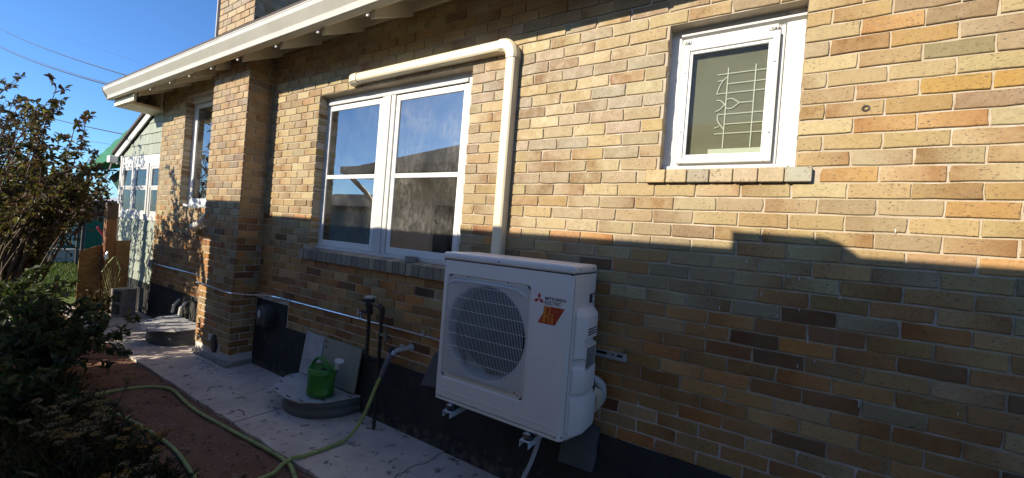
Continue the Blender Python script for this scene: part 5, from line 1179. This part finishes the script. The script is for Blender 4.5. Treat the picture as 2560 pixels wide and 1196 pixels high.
# dried flower clumps
def clump(cx, cy, seed, label, cols, nst=9, hh=(.20, .33), rad=.16):
    rr = random.Random(seed); t_ = thing('yarrow_clump', (cx, cy, 0), label, 'dried flowers', 'dried yarrow clumps'); st = MB(); LF = []
    for k in range(nst):
        fl_ = MB()
        b0 = Vector((cx+rr.uniform(-.05, .05), cy+rr.uniform(-.05, .05), -.02)); tp = Vector((cx+rr.uniform(-rad, rad), cy+rr.uniform(-rad, rad)*.9, rr.uniform(*hh)))
        m = b0.lerp(tp, .55) + Vector((0, 0, .03)); st.tube([b0, m, tp], [.003, .0025, .002], 4, caps=False); c0 = rr.choice(cols); hr = rr.uniform(.022, .042)
        for j in range(34):
            a, q = rr.uniform(0, 6.283), math.sqrt(rr.random())*hr; p_ = tp + Vector((q*math.cos(a), q*math.sin(a), .012 - q*q*6 + rr.uniform(-.003, .004))); r_ = rr.uniform(.0035, .0062); kk = rr.uniform(.45, .95); c = tuple(x*kk for x in c0)
            fl_.add([p_+Vector((r_,0,0)), p_+Vector((0,r_,0)), p_+Vector((-r_,0,0)), p_+Vector((0,-r_,0)), p_+Vector((0,0,r_*.8)), p_+Vector((0,0,-r_))], [(0,1,4),(1,2,4),(2,3,4),(3,0,4),(1,0,5),(2,1,5),(3,2,5),(0,3,5)], c=c)
            if j % 7 == 0: st.tube([tp-Vector((0,0,.02)), p_], .0012, 3, caps=False)
        fl_.build('flower_head', MT['flower'], t_)
        for j in range(16):
            s = rr.uniform(.02, .8); q = b0.lerp(tp, s); LF.append((q, (rv(rr)+Vector((0,0,.3))), (0, 0, 1), rr.uniform(.03, .09), rr.uniform(.008, .016), rr.choice([(.035,.05,.02), (.05,.065,.025), (.07,.06,.03), (.10,.08,.045)])))
    st.build('stems', MT['twig'], t_, sharp=180); leaf_mesh('leaves', LF, MT['blade'], t_)
GOLD = [(.36,.21,.05), (.30,.18,.05), (.33,.22,.08)]; TAN = [(.31,.205,.075), (.26,.18,.075), (.33,.235,.10)]; PALE = [(.30,.26,.155), (.26,.215,.12)]
clump(-2.86, -1.33, 71, 'tan dried flower clump nearest the free end of the hose', TAN, 11)
clump(-2.55, -1.42, 73, 'broad tan dried flower clump in the middle of the bed edge', TAN, 13, rad=.19)
clump(-2.22, -1.315, 79, 'golden dried flower clump right beside the near hose loop', GOLD, 9, (.16, .27), rad=.12)
clump(-2.38, -1.50, 83, 'dull tan dried flower clump at the bottom of the picture', TAN+PALE, 11)
clump(-2.05, -1.40, 89, 'pale greyish dried flower clump low beside the golden one', PALE+GOLD[:1], 9, (.08, .18))
clump(-2.75, -1.62, 97, 'sparse pale dried flower clump at the far lower left', PALE, 8)
# grass blades in the bed, and on the sunny lawn
rg = random.Random(101); LF = []
for _ in range(7000):
    x, y = rg.uniform(-5.2, -1.2), -1.24 - abs(rg.gauss(0, .30)); 
    if n3(x, y, 2.2, 4) < -.25 and rg.random() < .7: continue
    z = z_bed(x, y); l_ = rg.uniform(.05, .17); c = rg.choice([(.045,.07,.027), (.055,.08,.03), (.04,.055,.025), (.10,.09,.045), (.17,.14,.08), (.08,.075,.04)])
    LF.append(((x, y, z-.01), (rg.uniform(-.8, .8), rg.uniform(-.8, .8), rg.uniform(.5, 1.2)), (rg.uniform(-1, 1), rg.uniform(-1, 1), .3), l_, rg.uniform(.004, .008), c))
tag(leaf_mesh('bed_grass', LF, MT['blade']), kind='stuff')
LF = []
for _ in range(16000):
    x = -9 - 9*rg.random()**1.2; y = rg.uniform(-1.2, 2.6); c = rg.choice([(.085,.13,.022), (.11,.15,.03), (.07,.11,.02), (.15,.16,.05)])
    LF.append(((x, y, z_lawn(x, y)-.01), (rg.uniform(-.7, .7), rg.uniform(-.7, .7), 1), (rg.uniform(-1, 1), rg.uniform(-1, 1), .3), rg.uniform(.05, .12), rg.uniform(.010, .018), c))
tag(leaf_mesh('lawn_grass', LF, MT['blade']), kind='stuff')
LF = []
for _ in range(900):
    u = rg.random()
    if u < .70: x, y = rg.uniform(-5.5, -1), -1.1-abs(rg.gauss(0, .22))
    elif u < .92: x, y = rg.uniform(-7.5, -1), rg.uniform(-1.25, -.76)
    else: x, y = rg.uniform(-7.5, -.8), rg.uniform(-.7, -.06)
    z = .004 if y > -.70 else (z_path(x, y)+.004 if y > -1.2 else z_bed(x, y)+.02)
    c = rg.choice([(.19,.13,.07), (.26,.20,.12), (.13,.08,.045), (.30,.26,.18), (.09,.06,.035)])
    a = rg.uniform(0, 6.283); l_ = rg.uniform(.018, .055) if y < -.7 else rg.uniform(.012, .03)
    LF.append(((x, y, z), (math.cos(a), math.sin(a), rg.uniform(-.05, .22)), (rg.uniform(-.4, .4), rg.uniform(-.4, .4), 1), l_, l_*rg.uniform(.25, .5), c))
tag(leaf_mesh('leaf_litter', LF, MT['dry']), kind='stuff')
mb = MB()
for _ in range(3600):
    x, y = rg.uniform(-5.5, -.8), rg.uniform(-1.3, -.73); s = rg.uniform(.002, .007)*(1.6 if rg.random() < .06 else 1); z = z_path(x, y)
    k = rg.uniform(.6, 1.4); c = rg.choice([(.26*k, .15*k, .105*k), (.32*k, .22*k, .17*k), (.19*k, .105*k, .075*k), (.36*k, .31*k, .26*k)])
    p_ = Vector((x, y, z+s*.2)); e = [Vector((rg.uniform(.6, 1.2)*s, rg.uniform(-.3, .3)*s, 0)), Vector((rg.uniform(-.3, .3)*s, rg.uniform(.6, 1.2)*s, 0)), Vector((0, 0, rg.uniform(.4, .9)*s))]
    mb.add([p_+e[0], p_+e[1], p_-e[0], p_-e[1], p_+e[2]], [(0,1,4),(1,2,4),(2,3,4),(3,0,4)], c=c)
tag(mb.build('path_grit', MT['flower']), kind='stuff')
mb = MB()                                                 # loose twigs and the dark edging stick beside the hose
for (a, b, r_) in (((-3.62, -1.27, .0), (-2.55, -1.235, .012), .006), ((-2.0, -1.22, .0), (-1.7, -1.30, .01), .004), ((-2.9, -.5, .004), (-2.83, -.47, .004), .003), ((-2.66, -.60, .004), (-2.52, -.62, .005), .003), ((-3.3, -.55, .004), (-3.22, -.60, .005), .003)):
    a, b = Vector(a), Vector(b); mb.tube([a, a.lerp(b, .4)+Vector((0, .01, .003)), b], r_, 5)
tag(mb.build('fallen_twigs', MT['twig']), kind='stuff')
mb = MB()                                                 # crumbs of plaster at the foot of the chimney and walls
for _ in range(420):
    u = rg.random()
    if u < .35: x, y = rg.gauss(-3.95, .14), -.30-abs(rg.gauss(0, .035)); s = rg.uniform(.004, .016)
    else: x, y = rg.uniform(-7, .6), -.02-abs(rg.gauss(0, .05)); s = rg.uniform(.002, .006)
    if -4.5 < x < -3.7 and y > -.275: y = -.29
    p_ = Vector((x, y, .002)); k = rg.uniform(.7, 1.1)
    mb.add([p_+Vector((s,0,0)), p_+Vector((.2*s,s,0)), p_+Vector((-s,.1*s,0)), p_+Vector((0,-s,0)), p_+Vector((0,0,s*.55))], [(0,1,4),(1,2,4),(2,3,4),(3,0,4)], c=(.42*k,.40*k,.38*k))
tag(mb.build('plaster_crumbs', MT['flower']), kind='stuff')
